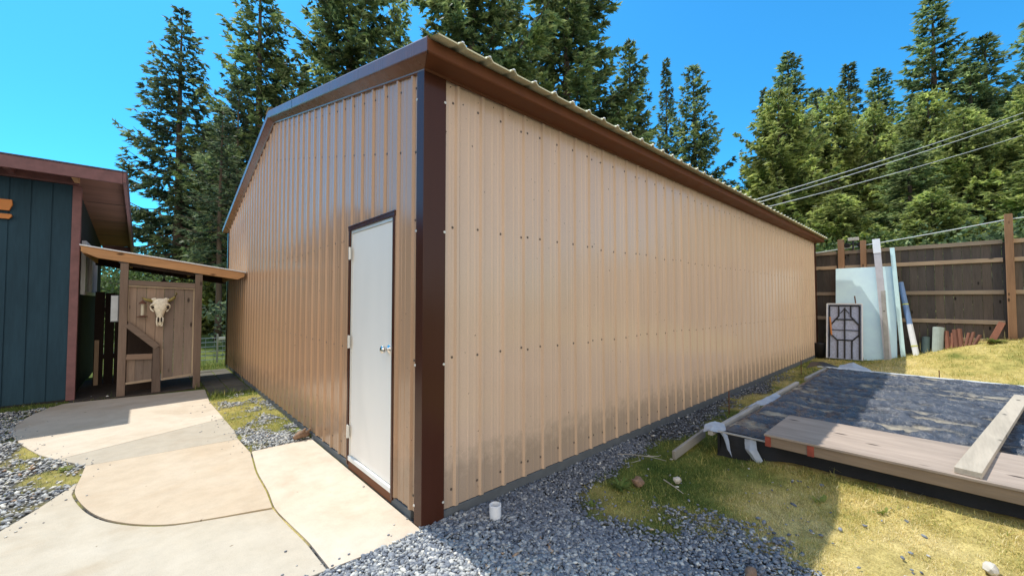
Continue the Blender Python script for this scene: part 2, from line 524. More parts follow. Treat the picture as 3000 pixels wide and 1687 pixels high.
# ------------------------------------------------------------------ path slabs
def smooth_poly(pts, cuts=5):
    """Catmull-Rom through marked runs; points given as (x,y) or (x,y,'c') for curved"""
    out = []
    n = len(pts)
    for i in range(n):
        p1 = pts[i]; p2 = pts[(i+1) % n]
        out.append((p1[0], p1[1]))
        if len(p1) > 2 and len(p2) > 2:
            p0 = pts[i-1]; p3 = pts[(i+2) % n]
            for k in range(1, cuts):
                t = k / cuts
                q = []
                for a in (0, 1):
                    q.append(.5 * ((2*p1[a]) + (-p0[a]+p2[a])*t + (2*p0[a]-5*p1[a]+4*p2[a]-p3[a])*t*t + (-p0[a]+3*p1[a]-3*p2[a]+p3[a])*t**3))
                out.append(tuple(q))
    return out

def slab(name, pts, mat, top=0.0, thick=.11, bev=.006):
    o = MB().prism(smooth_poly(pts), top - thick, top).build(name, mat, bevel=bev, origin=(0, 0, 0))
    return tag(o, kind='structure')

JX = [(-.671, .935, 'c'), (-.650, 1.25, 'c'), (-.640, 1.69, 'c'), (-.612, 2.02, 'c'), (-.583, 2.318, 'c')]
slab('path', [(-.600, -.022), (-.612, .30, 'c'), (-.648, .65, 'c')] [::1] + JX + [(-.585, 2.322), (-.032, 2.325), (-.032, .008), (-.028, -.066)], M['conc_a'])
JL = [(x - .014, y, 'c') for x, y, _ in JX]
slab('path', [(-.684, .955)] + JL[1:] + [(-.600, 2.33, 'c'), (-.612, 2.60, 'c'), (-.622, 2.836), (-1.764, 2.936), (-1.768, 2.62, 'c'), (-1.768, 2.24, 'c'), (-1.655, 1.775, 'c'), (-1.50, 1.45, 'c'), (-1.262, 1.186, 'c'), (-.975, 1.053, 'c')], M['conc_b'])
slab('path', [(-.614, -.022), (-.626, .30, 'c'), (-.662, .65, 'c'), (-.683, .928), (-.978, 1.036, 'c'), (-1.268, 1.168, 'c'), (-1.512, 1.436, 'c'), (-1.670, 1.765, 'c'), (-1.784, 2.24, 'c'), (-1.775, 2.50), (-1.93, 2.10, 'c'), (-2.06, 1.817, 'c'), (-2.35, 1.2, 'c'), (-2.6, .5, 'c'), (-2.7, .12)], M['conc_c'])
slab('path', [(-1.764, 2.942), (-.622, 2.843), (-.606, 3.2), (-.625, 3.893), (-1.978, 3.325), (-1.86, 3.12)], M['conc_d'])
slab('path', [(-1.981, 3.331), (-.625, 3.90), (-.662, 5.056), (-.640, 5.6), (-.622, 6.139), (-2.052, 6.335, 'c'), (-2.299, 6.255, 'c'), (-2.47, 5.75, 'c'), (-2.515, 5.136, 'c'), (-2.399, 4.458, 'c'), (-2.121, 3.612, 'c')], M['conc_e'])
pm = MB()
for i in range(2):
    for j in range(9):
        x0 = -.60 + i * .285 + random.uniform(-.005, .005); y0 = 5.62 + j * .32
        pm.box((x0, y0, -.06), (x0 + .272, y0 + .305, -.002 + random.uniform(-.006, .004)))
tag(pm.build('path', M['paver'], bevel=.006), kind='structure')

# ------------------------------------------------------------------ stones and grass
def ico(sub):
    bm = bmesh.new(); bmesh.ops.create_icosphere(bm, subdivisions=sub, radius=1)
    bm.verts.ensure_lookup_table()
    v = np.array([tuple(q.co) for q in bm.verts]); f = np.array([[q.index for q in p.verts] for p in bm.faces])
    bm.free(); return v, f
ICO1 = ico(1); ICO2 = ico(2)

def in_slabs(x, y):
    a = (x > -.72) & (x < -.02) & (y > -.04) & (y < 2.34)
    edge = np.interp(y, [.1, .5, 1.2, 1.82, 2.1, 2.5, 2.95, 3.3, 3.6, 4.46, 5.14, 5.7, 6.25, 6.35], [-2.7, -2.6, -2.35, -2.06, -1.93, -1.775, -1.764, -1.97, -2.12, -2.4, -2.515, -2.49, -2.3, -2.05])
    b = (x > edge) & (x < np.where(y < 2.9, -.6, -.64)) & (y > .02) & (y < 6.3)
    c = (x > -.62) & (x < -.03) & (y > 5.6) & (y < 8.5)
    house = (x < -2.15) & (y > 6.6)
    shed = (x > -.015) & (y > -.015) & (x < 12.1) & (y < 8.8)
    return a | b | c | shed | house

def in_bed(x, y):
    return (x > 2.72) & (x < 8.25) & (y < -.82)

def scatter_pebbles(n, box, size, sub):
    x = rng.uniform(box[0], box[2], n); y = rng.uniform(box[1], box[3], n)
    g = gravel_mask(x, y)
    keep = (rng.random(n) < g ** 1.3 + .006) & ~in_slabs(x, y) & ~in_bed(x, y)
    x = x[keep]; y = y[keep]; n = len(x)
    z = ground_z(x, y) + rng.uniform(.002, .018, n)
    bv, bf = sub
    s = size[0] * .62 + (size[1] - size[0] * .5) * rng.beta(1.3, 2.6, n) * 1.25 + .006 * (rng.random(n) > .965)
    sc3 = np.stack([s * rng.uniform(.85, 1.25, n), s * rng.uniform(.5, .8, n), s * rng.uniform(.32, .55, n)], 1)
    a = rng.uniform(0, 6.283, n); t = rng.normal(0, .28, n); t2 = rng.normal(0, .28, n)
    V = bv[None] * sc3[:, None]
    # lumpy variation
    V = V * (1 + .10 * np.sin(bv[None, :, :] * 3.1 + rng.uniform(0, 6, (n, 1, 3))))
    def rot(V, ax, ang):
        c, sn = np.cos(ang)[:, None], np.sin(ang)[:, None]
        i, j = [(1, 2), (0, 2), (0, 1)][ax]
        W = V.copy(); W[..., i] = V[..., i] * c - V[..., j] * sn; W[..., j] = V[..., i] * sn + V[..., j] * c
        return W
    V = rot(rot(rot(V, 0, t), 1, t2), 2, a)
    V += np.stack([x, y, z], 1)[:, None]
    F = bf[None] + (np.arange(n) * len(bv))[:, None, None]
    sun_shade_bias = .16 * sstep(.9, -.2, x) * sstep(-.1, -.9, y) + .14 * (x < -.02) * (y > 1) - .10 * sstep(-.9, -.2, y) * sstep(.0, .6, x) - .07 * sstep(.0, .5, x + y * .2 - .3)  # sunlit pebbles painted paler, those in the shed's shadow painted darker
    att = np.repeat(np.clip(.46 + sun_shade_bias + rng.normal(0, .15, n) + .30 * (rng.random(n) > .95), 0, 1), len(bv))
    return V.reshape(-1, 3), F.reshape(-1, 3), att

def merge(parts):
    Vs, Fs, As, b = [], [], [], 0
    for V, F, A in parts:
        Vs.append(V); Fs.append(F + b); As.append(A); b += len(V)
    return np.concatenate(Vs), np.concatenate(Fs), np.concatenate(As)

P = [scatter_pebbles(20000, (-.8, -2.35, .95, .0), (.0145, .0235), ICO1),
     scatter_pebbles(9000, (-.8, -1.2, .7, .0), (.008, .013), ICO1),
     scatter_pebbles(30000, (.6, -2.35, 2.6, .0), (.010, .0185), ICO1),
     scatter_pebbles(14000, (1.5, -1.6, 11, .0), (.012, .022), ICO1),
     scatter_pebbles(9000, (-.68, 2.3, .0, 5.7), (.011, .020), ICO1),
     scatter_pebbles(15000, (-3.6, 1.2, -1.7, 6.7), (.012, .022), ICO1)]
def spill(n, r_in):
    # stray stones kicked onto the slabs close to their edges
    x = rng.uniform(-2.4, .0, 60000); y = rng.uniform(-.05, 5.6, 60000)
    ins = in_slabs(x, y) & (y < 5.5)
    near = np.zeros(len(x), bool)
    for dx, dy in ((r_in, 0), (-r_in, 0), (0, -r_in), (r_in * .4, 0), (-r_in * .4, 0)):
        near |= ~in_slabs(x + dx, y + dy)
    k = np.flatnonzero(ins & near & (x < -.03))[:n]
    x = x[k]; y = y[k]; n = len(k); bv, bf = ICO1
    s_ = rng.uniform(.004, .010, n)
    V = bv[None] * (np.stack([s_, s_ * .75, s_ * .45], 1))[:, None] + np.stack([x, y, s_ * .4], 1)[:, None]
    return V.reshape(-1, 3), (bf[None] + (np.arange(n) * len(bv))[:, None, None]).reshape(-1, 3), np.repeat(rng.uniform(.2, .8, n), len(bv))
P.append(spill(110, .12)); P.append(spill(45, .30))
V, F, A = merge(P)
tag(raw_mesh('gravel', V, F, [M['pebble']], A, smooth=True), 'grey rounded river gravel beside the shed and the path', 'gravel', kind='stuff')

def scatter_grass(n, box, hgt, width, dens=None):
    x = rng.uniform(box[0], box[2], n); y = rng.uniform(box[1], box[3], n)
    g = gravel_mask(x, y)
    cl = fbm(x, y, 3.2, 21)
    p = (1 - g) * np.clip(.25 + 2.4 * (cl - .36), .05, 1) + .035 * (cl > .55)
    if dens is not None: p = p * dens(x, y)
    keep = (rng.random(n) < p) & ~in_slabs(x, y) & ~in_bed(x, y)
    x = x[keep]; y = y[keep]; n = len(x)
    z = ground_z(x, y) - .004
    l = lushness(x, y)
    tall = 1 + .9 * (1 - l) * vnoise(x, y, 6, 4)
    h = rng.uniform(*hgt, n) * tall * (1 + 1.1 * (rng.random(n) > .96)); w = rng.uniform(.6, 1.2, n) * width
    a = rng.uniform(0, 6.283, n); lean = rng.uniform(.2, 1.3, n) * h
    d = np.stack([np.cos(a), np.sin(a), 0*a], 1); sd = np.stack([-np.sin(a), np.cos(a), 0*a], 1)
    p0 = np.stack([x, y, z], 1)
    mid = p0 + d * (lean * .35)[:, None] + np.array([0, 0, 1]) * (h * .6)[:, None]
    tip = p0 + d * lean[:, None] + np.array([0, 0, 1]) * (h * .9)[:, None]
    V = np.stack([p0 - sd * w[:, None], p0 + sd * w[:, None], mid + sd * w[:, None] * .7, mid - sd * w[:, None] * .7, tip], 1).reshape(-1, 3)
    b = np.arange(n)[:, None] * 5
    F = np.concatenate([b + np.array([[0, 1, 2]]), b + np.array([[0, 2, 3]]), b + np.array([[3, 2, 4]])])
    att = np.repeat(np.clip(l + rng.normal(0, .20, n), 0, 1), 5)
    return V, F, att

G = [scatter_grass(70000, (1.2, -3.0, 3.0, -.6), (.009, .022), .0016),
     scatter_grass(60000, (.6, -3.2, 3.4, -.02), (.011, .024), .0018),
     scatter_grass(46000, (2.4, -5.5, 13.0, -.02), (.018, .045), .0032),
     scatter_grass(16000, (8.2, -6.5, 13.0, -.02), (.02, .05), .0045),
     scatter_grass(14000, (-.70, 2.3, -.0, 5.7), (.014, .032), .0018),
     scatter_grass(20000, (-3.6, 1.2, -1.7, 6.6), (.016, .040), .0020),
     scatter_grass(16000, (-.75, 5.2, 1.6, 13), (.03, .09), .004)]
V, F, A = merge(G)
tag(raw_mesh('grass', V, F, [M['grass']], A), 'short grass, straw yellow in the sun and green in the shade', 'grass', kind='stuff')

# ------------------------------------------------------------------ ribbed steel panels
PITCH = .2286
def rib_profile(length, start=0.0):
    """list of (s, depth) along the wall"""
    pts = []
    k = 0
    base = [(0, 0), (.068, 0), (.073, .0028), (.088, .0028), (.093, 0), (.128, 0), (.133, .0028), (.148, .0028), (.153, 0), (.174, 0), (.189, .016), (.209, .016), (.224, 0)]
    while True:
        off = k * PITCH - start
        for s, d in base:
            q = s + off
            if 0 < q < length: pts.append((q, d))
        k += 1
        if off > length: break
    return [(0, 0)] + pts + [(length, 0)]

def ribbed_wall(mb, length, place, zbot, ztop, start=0.0, cuts=(), sections=1):
    """place(s, depth, z) -> world. cuts = (s0, s1, ztop_of_hole)"""
    pr = rib_profile(length, start)
    extra = []
    for c in cuts:
        for e in (c[0], c[1]):
            for (a, da), (b, db) in zip(pr, pr[1:]):
                if a < e < b:
                    extra.append((e, da + (db - da) * (e - a) / (b - a)))
    pr = sorted(pr + extra)
    for (a, da), (b, db) in zip(pr, pr[1:]):
        if b - a < 1e-6: continue
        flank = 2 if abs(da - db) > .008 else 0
        zb = zbot
        mid = (a + b) / 2
        for c in cuts:
            if c[0] < mid < c[1]: zb = c[2]
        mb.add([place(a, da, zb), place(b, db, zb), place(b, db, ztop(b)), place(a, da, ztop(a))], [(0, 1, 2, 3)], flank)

LX, LY = 12.1, 8.8
EZ = 3.09            # underside of eave soffit
SLOPE = .25
RIDGE = LY / 2
def roof_z(y):       # top of roof deck
    return 3.172 + SLOPE * (min(y, LY - y) + .178)

shed = thing('metal_shed', (0, 0, 0), 'long tan ribbed steel shed with dark brown corner and eave trim', 'shed')

def screw(mb, p, n, r=.0074, mi=1):
    """hex head screw with washer standing on a panel"""
    ax = Vector(n)
    mb.lathe(p, [(r*1.35, 0), (r*1.35, .0015), (r*.8, .002), (r*.8, .006), (0.0005, .0062)], 7, ax, mi)

# long wall (faces -y)
w = MB()
ribbed_wall(w, LX - .14, lambda s, d, z: (s + .12, -.006 - d, z), .055, lambda s: EZ + .0, start=.06)
w2 = MB()
pos = [s - .06 + .12 for s in np.arange(0, LX + 1, PITCH)]
for k in range(1, 56):
    for z in (.17, 1.10, 2.03, 2.93):
        offs = [.160] if k % 4 else [.160, .236]
        for o_ in offs:
            xx = (k - 1) * PITCH - .06 + .12 + o_
            if .16 < xx < LX - .1:
                screw(w, (xx, -.006, z + random.uniform(-.012, .012)), (0, -1, 0))
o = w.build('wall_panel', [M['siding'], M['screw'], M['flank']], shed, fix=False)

# gable wall (faces -x)
def gz_top(y): return 3.07 + SLOPE * min(y, LY - y)
g = MB()
# profile needs a vertex at the ridge: panel split in two halves
ribbed_wall(g, RIDGE - .06, lambda s, d, z: (-.006 - d, s + .06, z), .055, lambda s: gz_top(s + .06) + .03, start=.1, cuts=[(.40 - .06, 1.31 - .06, 2.17)])
ribbed_wall(g, RIDGE, lambda s, d, z: (-.006 - d, s + RIDGE, z), .055, lambda s: gz_top(s + RIDGE) + .03, start=.14)
for k in range(0, 40):
    y = .06 - .1 + k * PITCH + .160
    for z in (.17, 1.08, 2.06):
        if .1 < y < LY - .05 and not (.33 < y < 1.4):
            screw(g, (-.006, y, z + random.uniform(-.012, .012)), (-1, 0, 0))
    if .1 < y < LY - .1:
        screw(g, (-.006, y, gz_top(y) - .09), (-1, 0, 0))
        if y < 4.3: screw(g, (-.006, y, gz_top(y) - .55 + .0), (-1, 0, 0))
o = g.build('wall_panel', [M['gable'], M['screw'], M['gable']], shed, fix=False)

# far gable and back wall
b = MB()
ribbed_wall(b, LY, lambda s, d, z: (LX + .006 + d, s, z), .055, lambda s: gz_top(s))
b.build('wall_panel', [M['siding'], M['screw'], M['siding']], shed, fix=False)
b = MB()
ribbed_wall(b, LX, lambda s, d, z: (s, LY + .006 + d, z), .055, lambda s: EZ)
b.build('wall_panel', [M['siding'], M['screw'], M['siding']], shed, fix=False)

# foundation kerb, just proud of the panels
fd = MB()
fd.box((.10, -.014, -.15), (LX, .05, .050)).box((-.016, .14, -.15), (.05, LY, .050))
fd.build('foundation', M['cement'], shed, bevel=.004)

# corner trims
def corner_trim(cx, cy, sx, sy, w1, w2, name='corner_trim'):
    c = MB()
    t = .030
    # L outline in plan, hemmed lips
    pl = [(0, 0), (w1, 0), (w1, .010), (w1 + .008, .010), (w1 + .008, .016), (w1 - .004, .018), (w1 - .004, .006), (.006, .006), (.006, w2 - .004), (.018, w2 - .004), (.016, w2 + .008), (.010, w2 + .008), (.010, w2), (0, w2)]
    pts = [(cx + sx * (p[0] - t), cy + sy * (p[1] - t)) for p in pl]  # plan outline
    if sx * sy < 0: pts = pts[::-1]
    c.prism(pts, .0, EZ + .0)
    o = c.build(name, M['trim'], shed, bevel=.003)
    return o
corner_trim(0, 0, 1, 1, .175, .10)
corner_trim(LX, 0, -1, 1, .12, .12)
corner_trim(0, LY, 1, -1, .12, .12)
# small screws on the corner trim
for z in (.12, 1.06, 1.98, 2.9):
    s_ = MB(); screw(s_, (.138, -.030, z), (0, -1, 0), .007, 0); s_.build('screw', M['hinge'], shed)
    s_ = MB(); screw(s_, (-.030, .066, z), (-1, 0, 0), .007, 0); s_.build('screw', M['hinge'], shed)

# eave fascia + soffit along both long sides
def eave(y0, sgn, zb):
    e = MB()
    # outline in (y,z): fascia face with rolled bottom, sloping soffit back to the wall, drip lip
    q = [(0, -.006), (-.014, -.006), (-.019, .008), (-.168, .014), (-.178, .022), (-.178, .102), (-.172, .108), (0, .12)]
    q = [(y0 + sgn * p[0], zb + p[1] - .02) for p in q]
    n_ = len(q); vs = []
    for end in (0, 1):
        for y, z in q:
            t = min(1, abs(y - y0) / .178)
            vs.append((-.030 - .074 * t if end == 0 else LX + .030 + .074 * t, y, z))
    e.add(vs, [tuple(range(n_)), tuple(range(n_, 2*n_))[::-1]] + [((k+1) % n_, k, n_ + k, n_ + (k+1) % n_) for k in range(n_)])
    return e.build('eave_trim', M['soffit'], shed, bevel=.004)
eave(-.025, 1, EZ)
eave(LY + .025, -1, EZ)

# rake trims on both gables: face, rolled lower edge, soffit
def rake(xw, sgn, side):
    e = MB()
    n = 14
    ys = np.linspace(-.203, RIDGE, 3) if side == 0 else np.linspace(LY + .203, RIDGE, 3)
    q = [(0, -.145), (-.026, -.145), (-.031, -.132), (-.098, -.084), (-.108, -.074), (-.108, .012), (-.098, .030), (-.01, .034), (0, .034)]
    rows = []
    for y in ys:
        z = roof_z(y) if 0 <= y <= LY else 3.172 + SLOPE * (.178 + (y if y < 0 else LY - y))
        row = []
        for a, bb in q:
            yy_ = y
            if y < 0: yy_ = -.030 - .173 * min(1, max(0, (-a - .026) / .080))
            elif y > LY: yy_ = LY + .030 + .173 * min(1, max(0, (-a - .026) / .080))
            zz_ = 3.172 + SLOPE * (.178 + (yy_ if yy_ < LY / 2 else LY - yy_))
            row.append((xw + sgn * a, yy_, zz_ + bb))
        rows.append(row)
    vs = [p for r_ in rows for p in r_]; m_ = len(q); fs = []
    for i in range(len(rows) - 1):
        for k in range(m_):
            k2 = (k + 1) % m_
            fs.append((i*m_+k, i*m_+k2, (i+1)*m_+k2, (i+1)*m_+k))
    fs.append(tuple(range(m_))); fs.append(tuple((len(rows)-1)*m_ + k for k in range(m_))[::-1])
    e.add(vs, fs)
    return e.build('rake_trim', M['rake'], shed, bevel=.005)
for sx_ in (-.1055, LX + .1055):
    MB().box((sx_ - .003, -.205, 3.094), (sx_ + .003, -.150, 3.190)).build('trim_corner', M['soffit'], shed, bevel=.002)
for side in (0, 1):
    rake(-.002, 1, side)
    rake(LX + .002, -1, side)
# lap joint sleeve in the near rake
lj = MB()
ya = 3.05
for dy in (0, .07):
    pass
lj.add([(-.1125, ya, roof_z(ya) - .10), (-.1125, ya + .012, roof_z(ya + .012) - .10), (-.1125, ya + .012, roof_z(ya + .012) + .024), (-.1125, ya, roof_z(ya) + .024)], [(0, 1, 2, 3)])
lj.build('rake_joint', M['black'], shed)
# ribbed roof: ribs run up the slope
rf = MB()
prof = []
for k in range(int((LX + .1) / PITCH) + 2):
    off = -.085 + k * PITCH
    for s, d in [(0, 0), (.150, 0), (.168, .018), (.200, .018), (.218, 0)]:
        if off + s < LX + .085: prof.append((off + s, d))
for sd in (0, 1):
    y0 = -.295 if sd == 0 else LY + .295
    z0 = 3.172 + .026 + SLOPE * (.178 - .295); zr = 3.172 + .026 + SLOPE * (RIDGE + .178)
    for (a, da), (c, dc) in zip(prof, prof[1:]):
        t = .010
        v = [(a, y0, z0 + da), (c, y0, z0 + dc), (c, RIDGE, zr + dc), (a, RIDGE, zr + da)]
        u_ = [(p[0], p[1], p[2] - t) for p in v]
        rf.add(v + u_, [(0, 1, 2, 3), (7, 6, 5, 4), (0, 4, 5, 1), (2, 6, 7, 3)])
rf.build('roof_panel', M['roof'], shed, fix=False)
rc = MB()
zr = 3.172 + .026 + SLOPE * (RIDGE + .178)
rc.add([(-.11, RIDGE - .16, zr - .002), (LX + .11, RIDGE - .16, zr - .002), (LX + .11, RIDGE, zr + .045), (-.11, RIDGE, zr + .045), (-.11, RIDGE + .16, zr - .002), (LX + .11, RIDGE + .16, zr - .002)], [(0, 1, 2, 3), (3, 2, 5, 4)])
rc.build('ridge_cap', M['roof'], shed, fix=False)
# foam-free rib end closures catching the sun
for k in range(int((LX + .1) / PITCH) + 1):
    x = -.085 + k * PITCH + .184
    if x < LX + .05:
        cl = MB(); cl.lathe((x, -.296, z0 + .018), [(.010, -.003), (.012, .001), (.009, .006), (.003, .008), (.0005, .0085)], 8, (0, -.55, .83))
        cl.build('rib_cap', M['white_metal'], shed)

# entry door: recessed leaf in a brown steel surround
dr = MB()
X0 = -.030
dr.box((X0, .398, .03), (.0, .428, 2.17)).box((X0, 1.276, .03), (.0, 1.312, 2.17)).box((X0 - .002, .390, 2.140), (.0, 1.318, 2.175))
dr.box((X0 - .006, .386, 2.168), (-.004, 1.322, 2.182))
dframe = dr.build('door_frame', M['trim'], shed, bevel=.003)
st = MB()
st.box((-.018, .429, .075), (.02, .441, 2.139)).box((-.018, 1.262, .075), (.02, 1.275, 2.139)).box((-.018, .442, 2.112), (.02, 1.261, 2.139))
st.build('door_jamb', M['hinge'], shed, bevel=.002)
leaf = MB().box((-.010, .444, .118), (.03, 1.259, 2.109)).build('door', M['door'], shed, bevel=.003)
si = MB()
si.box((-.028, .43, .072), (.03, 1.275, .112))
si.build('threshold', M['sill'], shed, bevel=.004)
MB().box((-.022, .43, .0), (.03, 1.275, .070)).build('kick_plate', M['soffit'], shed, bevel=.003)
for hz in (1.93, 1.13, .33):
    h = MB()
    h.box((-.034, 1.240, hz - .055), (-.0305, 1.288, hz + .055))
    h.tube([(-.038, 1.264, hz - .057), (-.038, 1.264, hz + .057)], .0075, 10)
    for dz in (-.035, 0, .035):
        h.lathe((-.0305, 1.279, hz + dz), [(.004, 0), (.004, .0012), (.0003, .0014)], 8, (-1, 0, 0))
        h.lathe((-.0305, 1.249, hz + dz), [(.004, 0), (.004, .0012), (.0003, .0014)], 8, (-1, 0, 0))
    for dz in (-.02, .02):
        h.box((-.0462, 1.256, hz + dz - .001), (-.0455, 1.272, hz + dz + .001))
    h.build('hinge', M['hinge'], leaf, bevel=.001)
kb = MB(); kb.sm = True
kb.lathe((-.010, .505, 1.13), [(.0335, 0), (.0335, .004), (.028, .009), (.013, .013), (.011, .026), (.016, .031), (.026, .037), (.030, .048), (.028, .060), (.018, .067), (.001, .068)], 24, (-1, 0, 0))
kb.build('door_knob', M['chrome'], leaf)

# ------------------------------------------------------------------ blue house
house = thing('blue_house', (-2.2, 6.6, 0), 'dark blue board sided house with purple brown trim at the left edge', 'house')
HX, HY = -2.2, 6.6
fw = MB()
gx = HX - .05
while gx > -7:
    x1 = gx; x0 = gx - .190
    fw.box((x0, HY - .016, .02), (x1, HY + .02, 3.26)); fw.box((x0 - .013, HY - .006, .02), (x0, HY + .02, 3.26))
    gx = x0 - .013
fw.build('wall', M['blue'], house, bevel=.002)
sw = MB()
yy = HY + .05
while yy < 11.2:
    zt = 3.24 - .10 * (yy - HY)
    sw.box((HX - .03, yy, .02), (HX + .0, yy + .19, zt)); sw.box((HX - .03, yy + .19, .02), (HX - .010, yy + .203, zt - .01))
    yy += .203
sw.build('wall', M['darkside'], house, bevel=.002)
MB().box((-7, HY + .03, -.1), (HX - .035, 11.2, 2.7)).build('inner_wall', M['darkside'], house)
MB().box((-7, HY + .0, -.15), (HX - .01, HY + .025, .018)).build('base_board', M['black'], house)
ct = MB().box((HX - .048, HY - .042, .0), (HX + .046, HY - .017, 3.255)).box((HX + .002, HY - .0165, .0), (HX + .046, HY + .06, 3.235))
ct.build('corner_trim', M['purple'], house, bevel=.004)
# roof: high edge towards us, falling away at the back
def hz(y): return 3.46 - .115 * (y - 6.1)
def slopebox(mb, x0, x1, y0, y1, t0, t1):
    mb.add([(x0, y0, hz(y0) + t0), (x1, y0, hz(y0) + t0), (x1, y1, hz(y1) + t0), (x0, y1, hz(y1) + t0),
            (x0, y0, hz(y0) + t1), (x1, y0, hz(y0) + t1), (x1, y1, hz(y1) + t1), (x0, y1, hz(y1) + t1)],
           [(0,3,2,1),(4,5,6,7),(0,1,5,4),(1,2,6,5),(2,3,7,6),(3,0,4,7)])
m_ = MB(); slopebox(m_, -7, -1.640, 6.085, 11.4, .002, .022); m_.build('roof', M['roofing'], house, bevel=.003)
m_ = MB(); slopebox(m_, -7, -1.70, 6.14, 11.3, -.030, -.002); m_.build('soffit', M['ply'], house)
for y in (7.75, 8.97, 10.2):
    m_ = MB(); slopebox(m_, HX + .01, -1.70, y, y + .012, -.034, -.031); m_.build('soffit_seam', M['black'], house)
m_ = MB(); m_.box((-7, 6.095, hz(6.1) - .17), (-1.694, 6.135, hz(6.1) - .0)); m_.build('fascia', M['purple'], house, bevel=.004)
m_ = MB(); slopebox(m_, -1.692, -1.652, 6.095, 11.35, -.15, -.0); m_.build('barge_board', M['purple'], house, bevel=.004)
m_ = MB(); slopebox(m_, -1.692 - .5, -1.694, 11.30, 11.34, -.17, -.03); m_.build('end_board', M['purple'], house, bevel=.004)
m_ = MB(); m_.box((-7, 6.50, 3.262), (-2.18, 6.582, 3.38)); m_.build('wall_plate', M['purple'], house, bevel=.004)
for x in (-2.20, -2.82, -3.44, -4.06):
    m_ = MB(); m_.box((x - .03, 6.137, 3.285), (x + .03, 6.498, 3.415)); m_.build('rafter_tail', M['beam'] if x > -2.5 else M['purple'], house, bevel=.004)
wi = MB()
wx = HX + .002
for (y0, y1, z0_, z1_) in ((7.30, 7.36, 1.60, 2.50), (9.44, 9.50, 1.60, 2.50), (8.36, 8.43, 1.66, 2.44), (7.36, 9.44, 1.60, 1.66), (7.36, 9.44, 2.44, 2.50)):
    wi.box((wx, y0, z0_), (wx + .055, y1, z1_))
win = wi.build('window', M['white_metal'], house, bevel=.004)
MB().box((wx, 7.362, 1.662), (wx + .02, 8.358, 2.438)).box((wx, 8.432, 1.662), (wx + .012, 9.438, 2.438)).build('pane', M['glass'], win)

# two orange boards fixed to the blue wall
for z0_, z1_, lab in ((2.775, 2.93, 'upper orange wooden board with a slanted end on the blue wall'), (2.655, 2.725, 'lower narrow orange wooden board under the slanted one on the blue wall')):
    m_ = MB()
    sl = .03 if z1_ > 2.8 else 0
    m_.strip([(-3.5, z0_), (-2.845, z0_), (-2.815 - 0 * sl, z0_ + (z1_ - z0_) * .55), (-2.822, z1_), (-3.5, z1_)], HY - .066, 'y', HY - .020)
    tag(m_.build('wall_board', M['orange'], bevel=.004), lab, 'board', 'orange boards on the blue wall')

# ------------------------------------------------------------------ covered wooden gate
GY = 6.45
gate = thing('wooden_gate', (-1.18, GY, 0), 'weathered plank gate panel with diagonal brace under the small sloping canopy', 'gate')
def gp(name, lo, hi, mat, bev=.005):
    return MB().box(lo, hi).build(name, mat, gate, bevel=bev)
gp('post', (-1.70, GY - .05, -.06), (-1.605, GY + .045, 2.10), M['graywood'])
gp('post', (-.765, GY - .05, -.06), (-.668, GY + .045, 1.96), M['graywood'])
m_ = MB(); m_.add([(-1.295, GY-.045, -.06), (-1.180, GY-.045, -.06), (-1.205, GY-.045, .60), (-1.205, GY-.045, .735), (-1.290, GY-.045, .735),
                   (-1.295, GY+.04, -.06), (-1.180, GY+.04, -.06), (-1.205, GY+.04, .60), (-1.205, GY+.04, .735), (-1.290, GY+.04, .735)],
                  [(0,1,2,3,4), (9,8,7,6,5), (0,5,6,1), (1,6,7,2), (2,7,8,3), (3,8,9,4), (4,9,5,0)])
m_.build('mid_post', M['graywood'], gate, bevel=.004)
m_ = MB(); m_.beam((-1.603, GY - .004, 1.79), (-.767, GY - .004, 1.755), .075, .085); m_.build('top_rail', M['graywoodx'], gate, bevel=.004)
m_ = MB(); m_.beam((-1.603, GY - .02, 1.735), (-.767, GY - .02, 1.70), .02, .018); m_.build('batten', M['plankpale'], gate)
m_ = MB(); m_.beam((-1.60, GY - .03, 1.125), (-1.235, GY - .03, .735), .05, .088, up=(0, 0, 1)); m_.build('brace', M['graywoodx'], gate, bevel=.004)
m_ = MB(); m_.beam((-1.603, GY - .01, .605), (-1.296, GY - .01, .59), .07, .085); m_.build('lower_rail', M['graywoodx'], gate, bevel=.004)
m_ = MB(); m_.beam((-1.603, GY - .02, .19), (-1.296, GY - .02, .205), .05, .035); m_.build('bottom_rail', M['plankpale'], gate, bevel=.003); m_ = MB(); m_.beam((-1.178, GY - .02, .20), (-.767, GY - .02, .235), .05, .035); m_.build('bottom_rail', M['plankpale'], gate, bevel=.003)
# vertical planks of the big panel (cut along the brace) and of the small one
xs_ = [-1.600, -1.50, -1.385, -1.27, -1.165, -1.035, -.905, -.79, -.768]
for a_, c_ in zip(xs_[:-1], xs_[1:]):
    if c_ - a_ < .04: continue
    def zb(x):
        return .215 if x > -1.20 else max(.70, 1.125 - (x + 1.60) * 1.07 - .0)
    m_ = MB()
    aa, cc_ = a_ + .002, c_ - .002
    ztp = lambda x: 1.725 - .04 * (x + 1.6)
    m_.add([(aa, GY, zb(aa)), (cc_, GY, zb(cc_)), (cc_, GY, ztp(cc_)), (aa, GY, ztp(aa)), (aa, GY + .02, zb(aa)), (cc_, GY + .02, zb(cc_)), (cc_, GY + .02, ztp(cc_)), (aa, GY + .02, ztp(aa))],
           [(0,1,2,3),(7,6,5,4),(0,4,5,1),(1,5,6,2),(2,6,7,3),(3,7,4,0)])
    if zb(aa) > zb(cc_) + .5: pass
    m_.build('plank', M['plank'], gate, bevel=.002)
gp('plank', (-.790, GY + .001, .22), (-.7665, GY + .019, 1.70), M['plankpale'], .002)
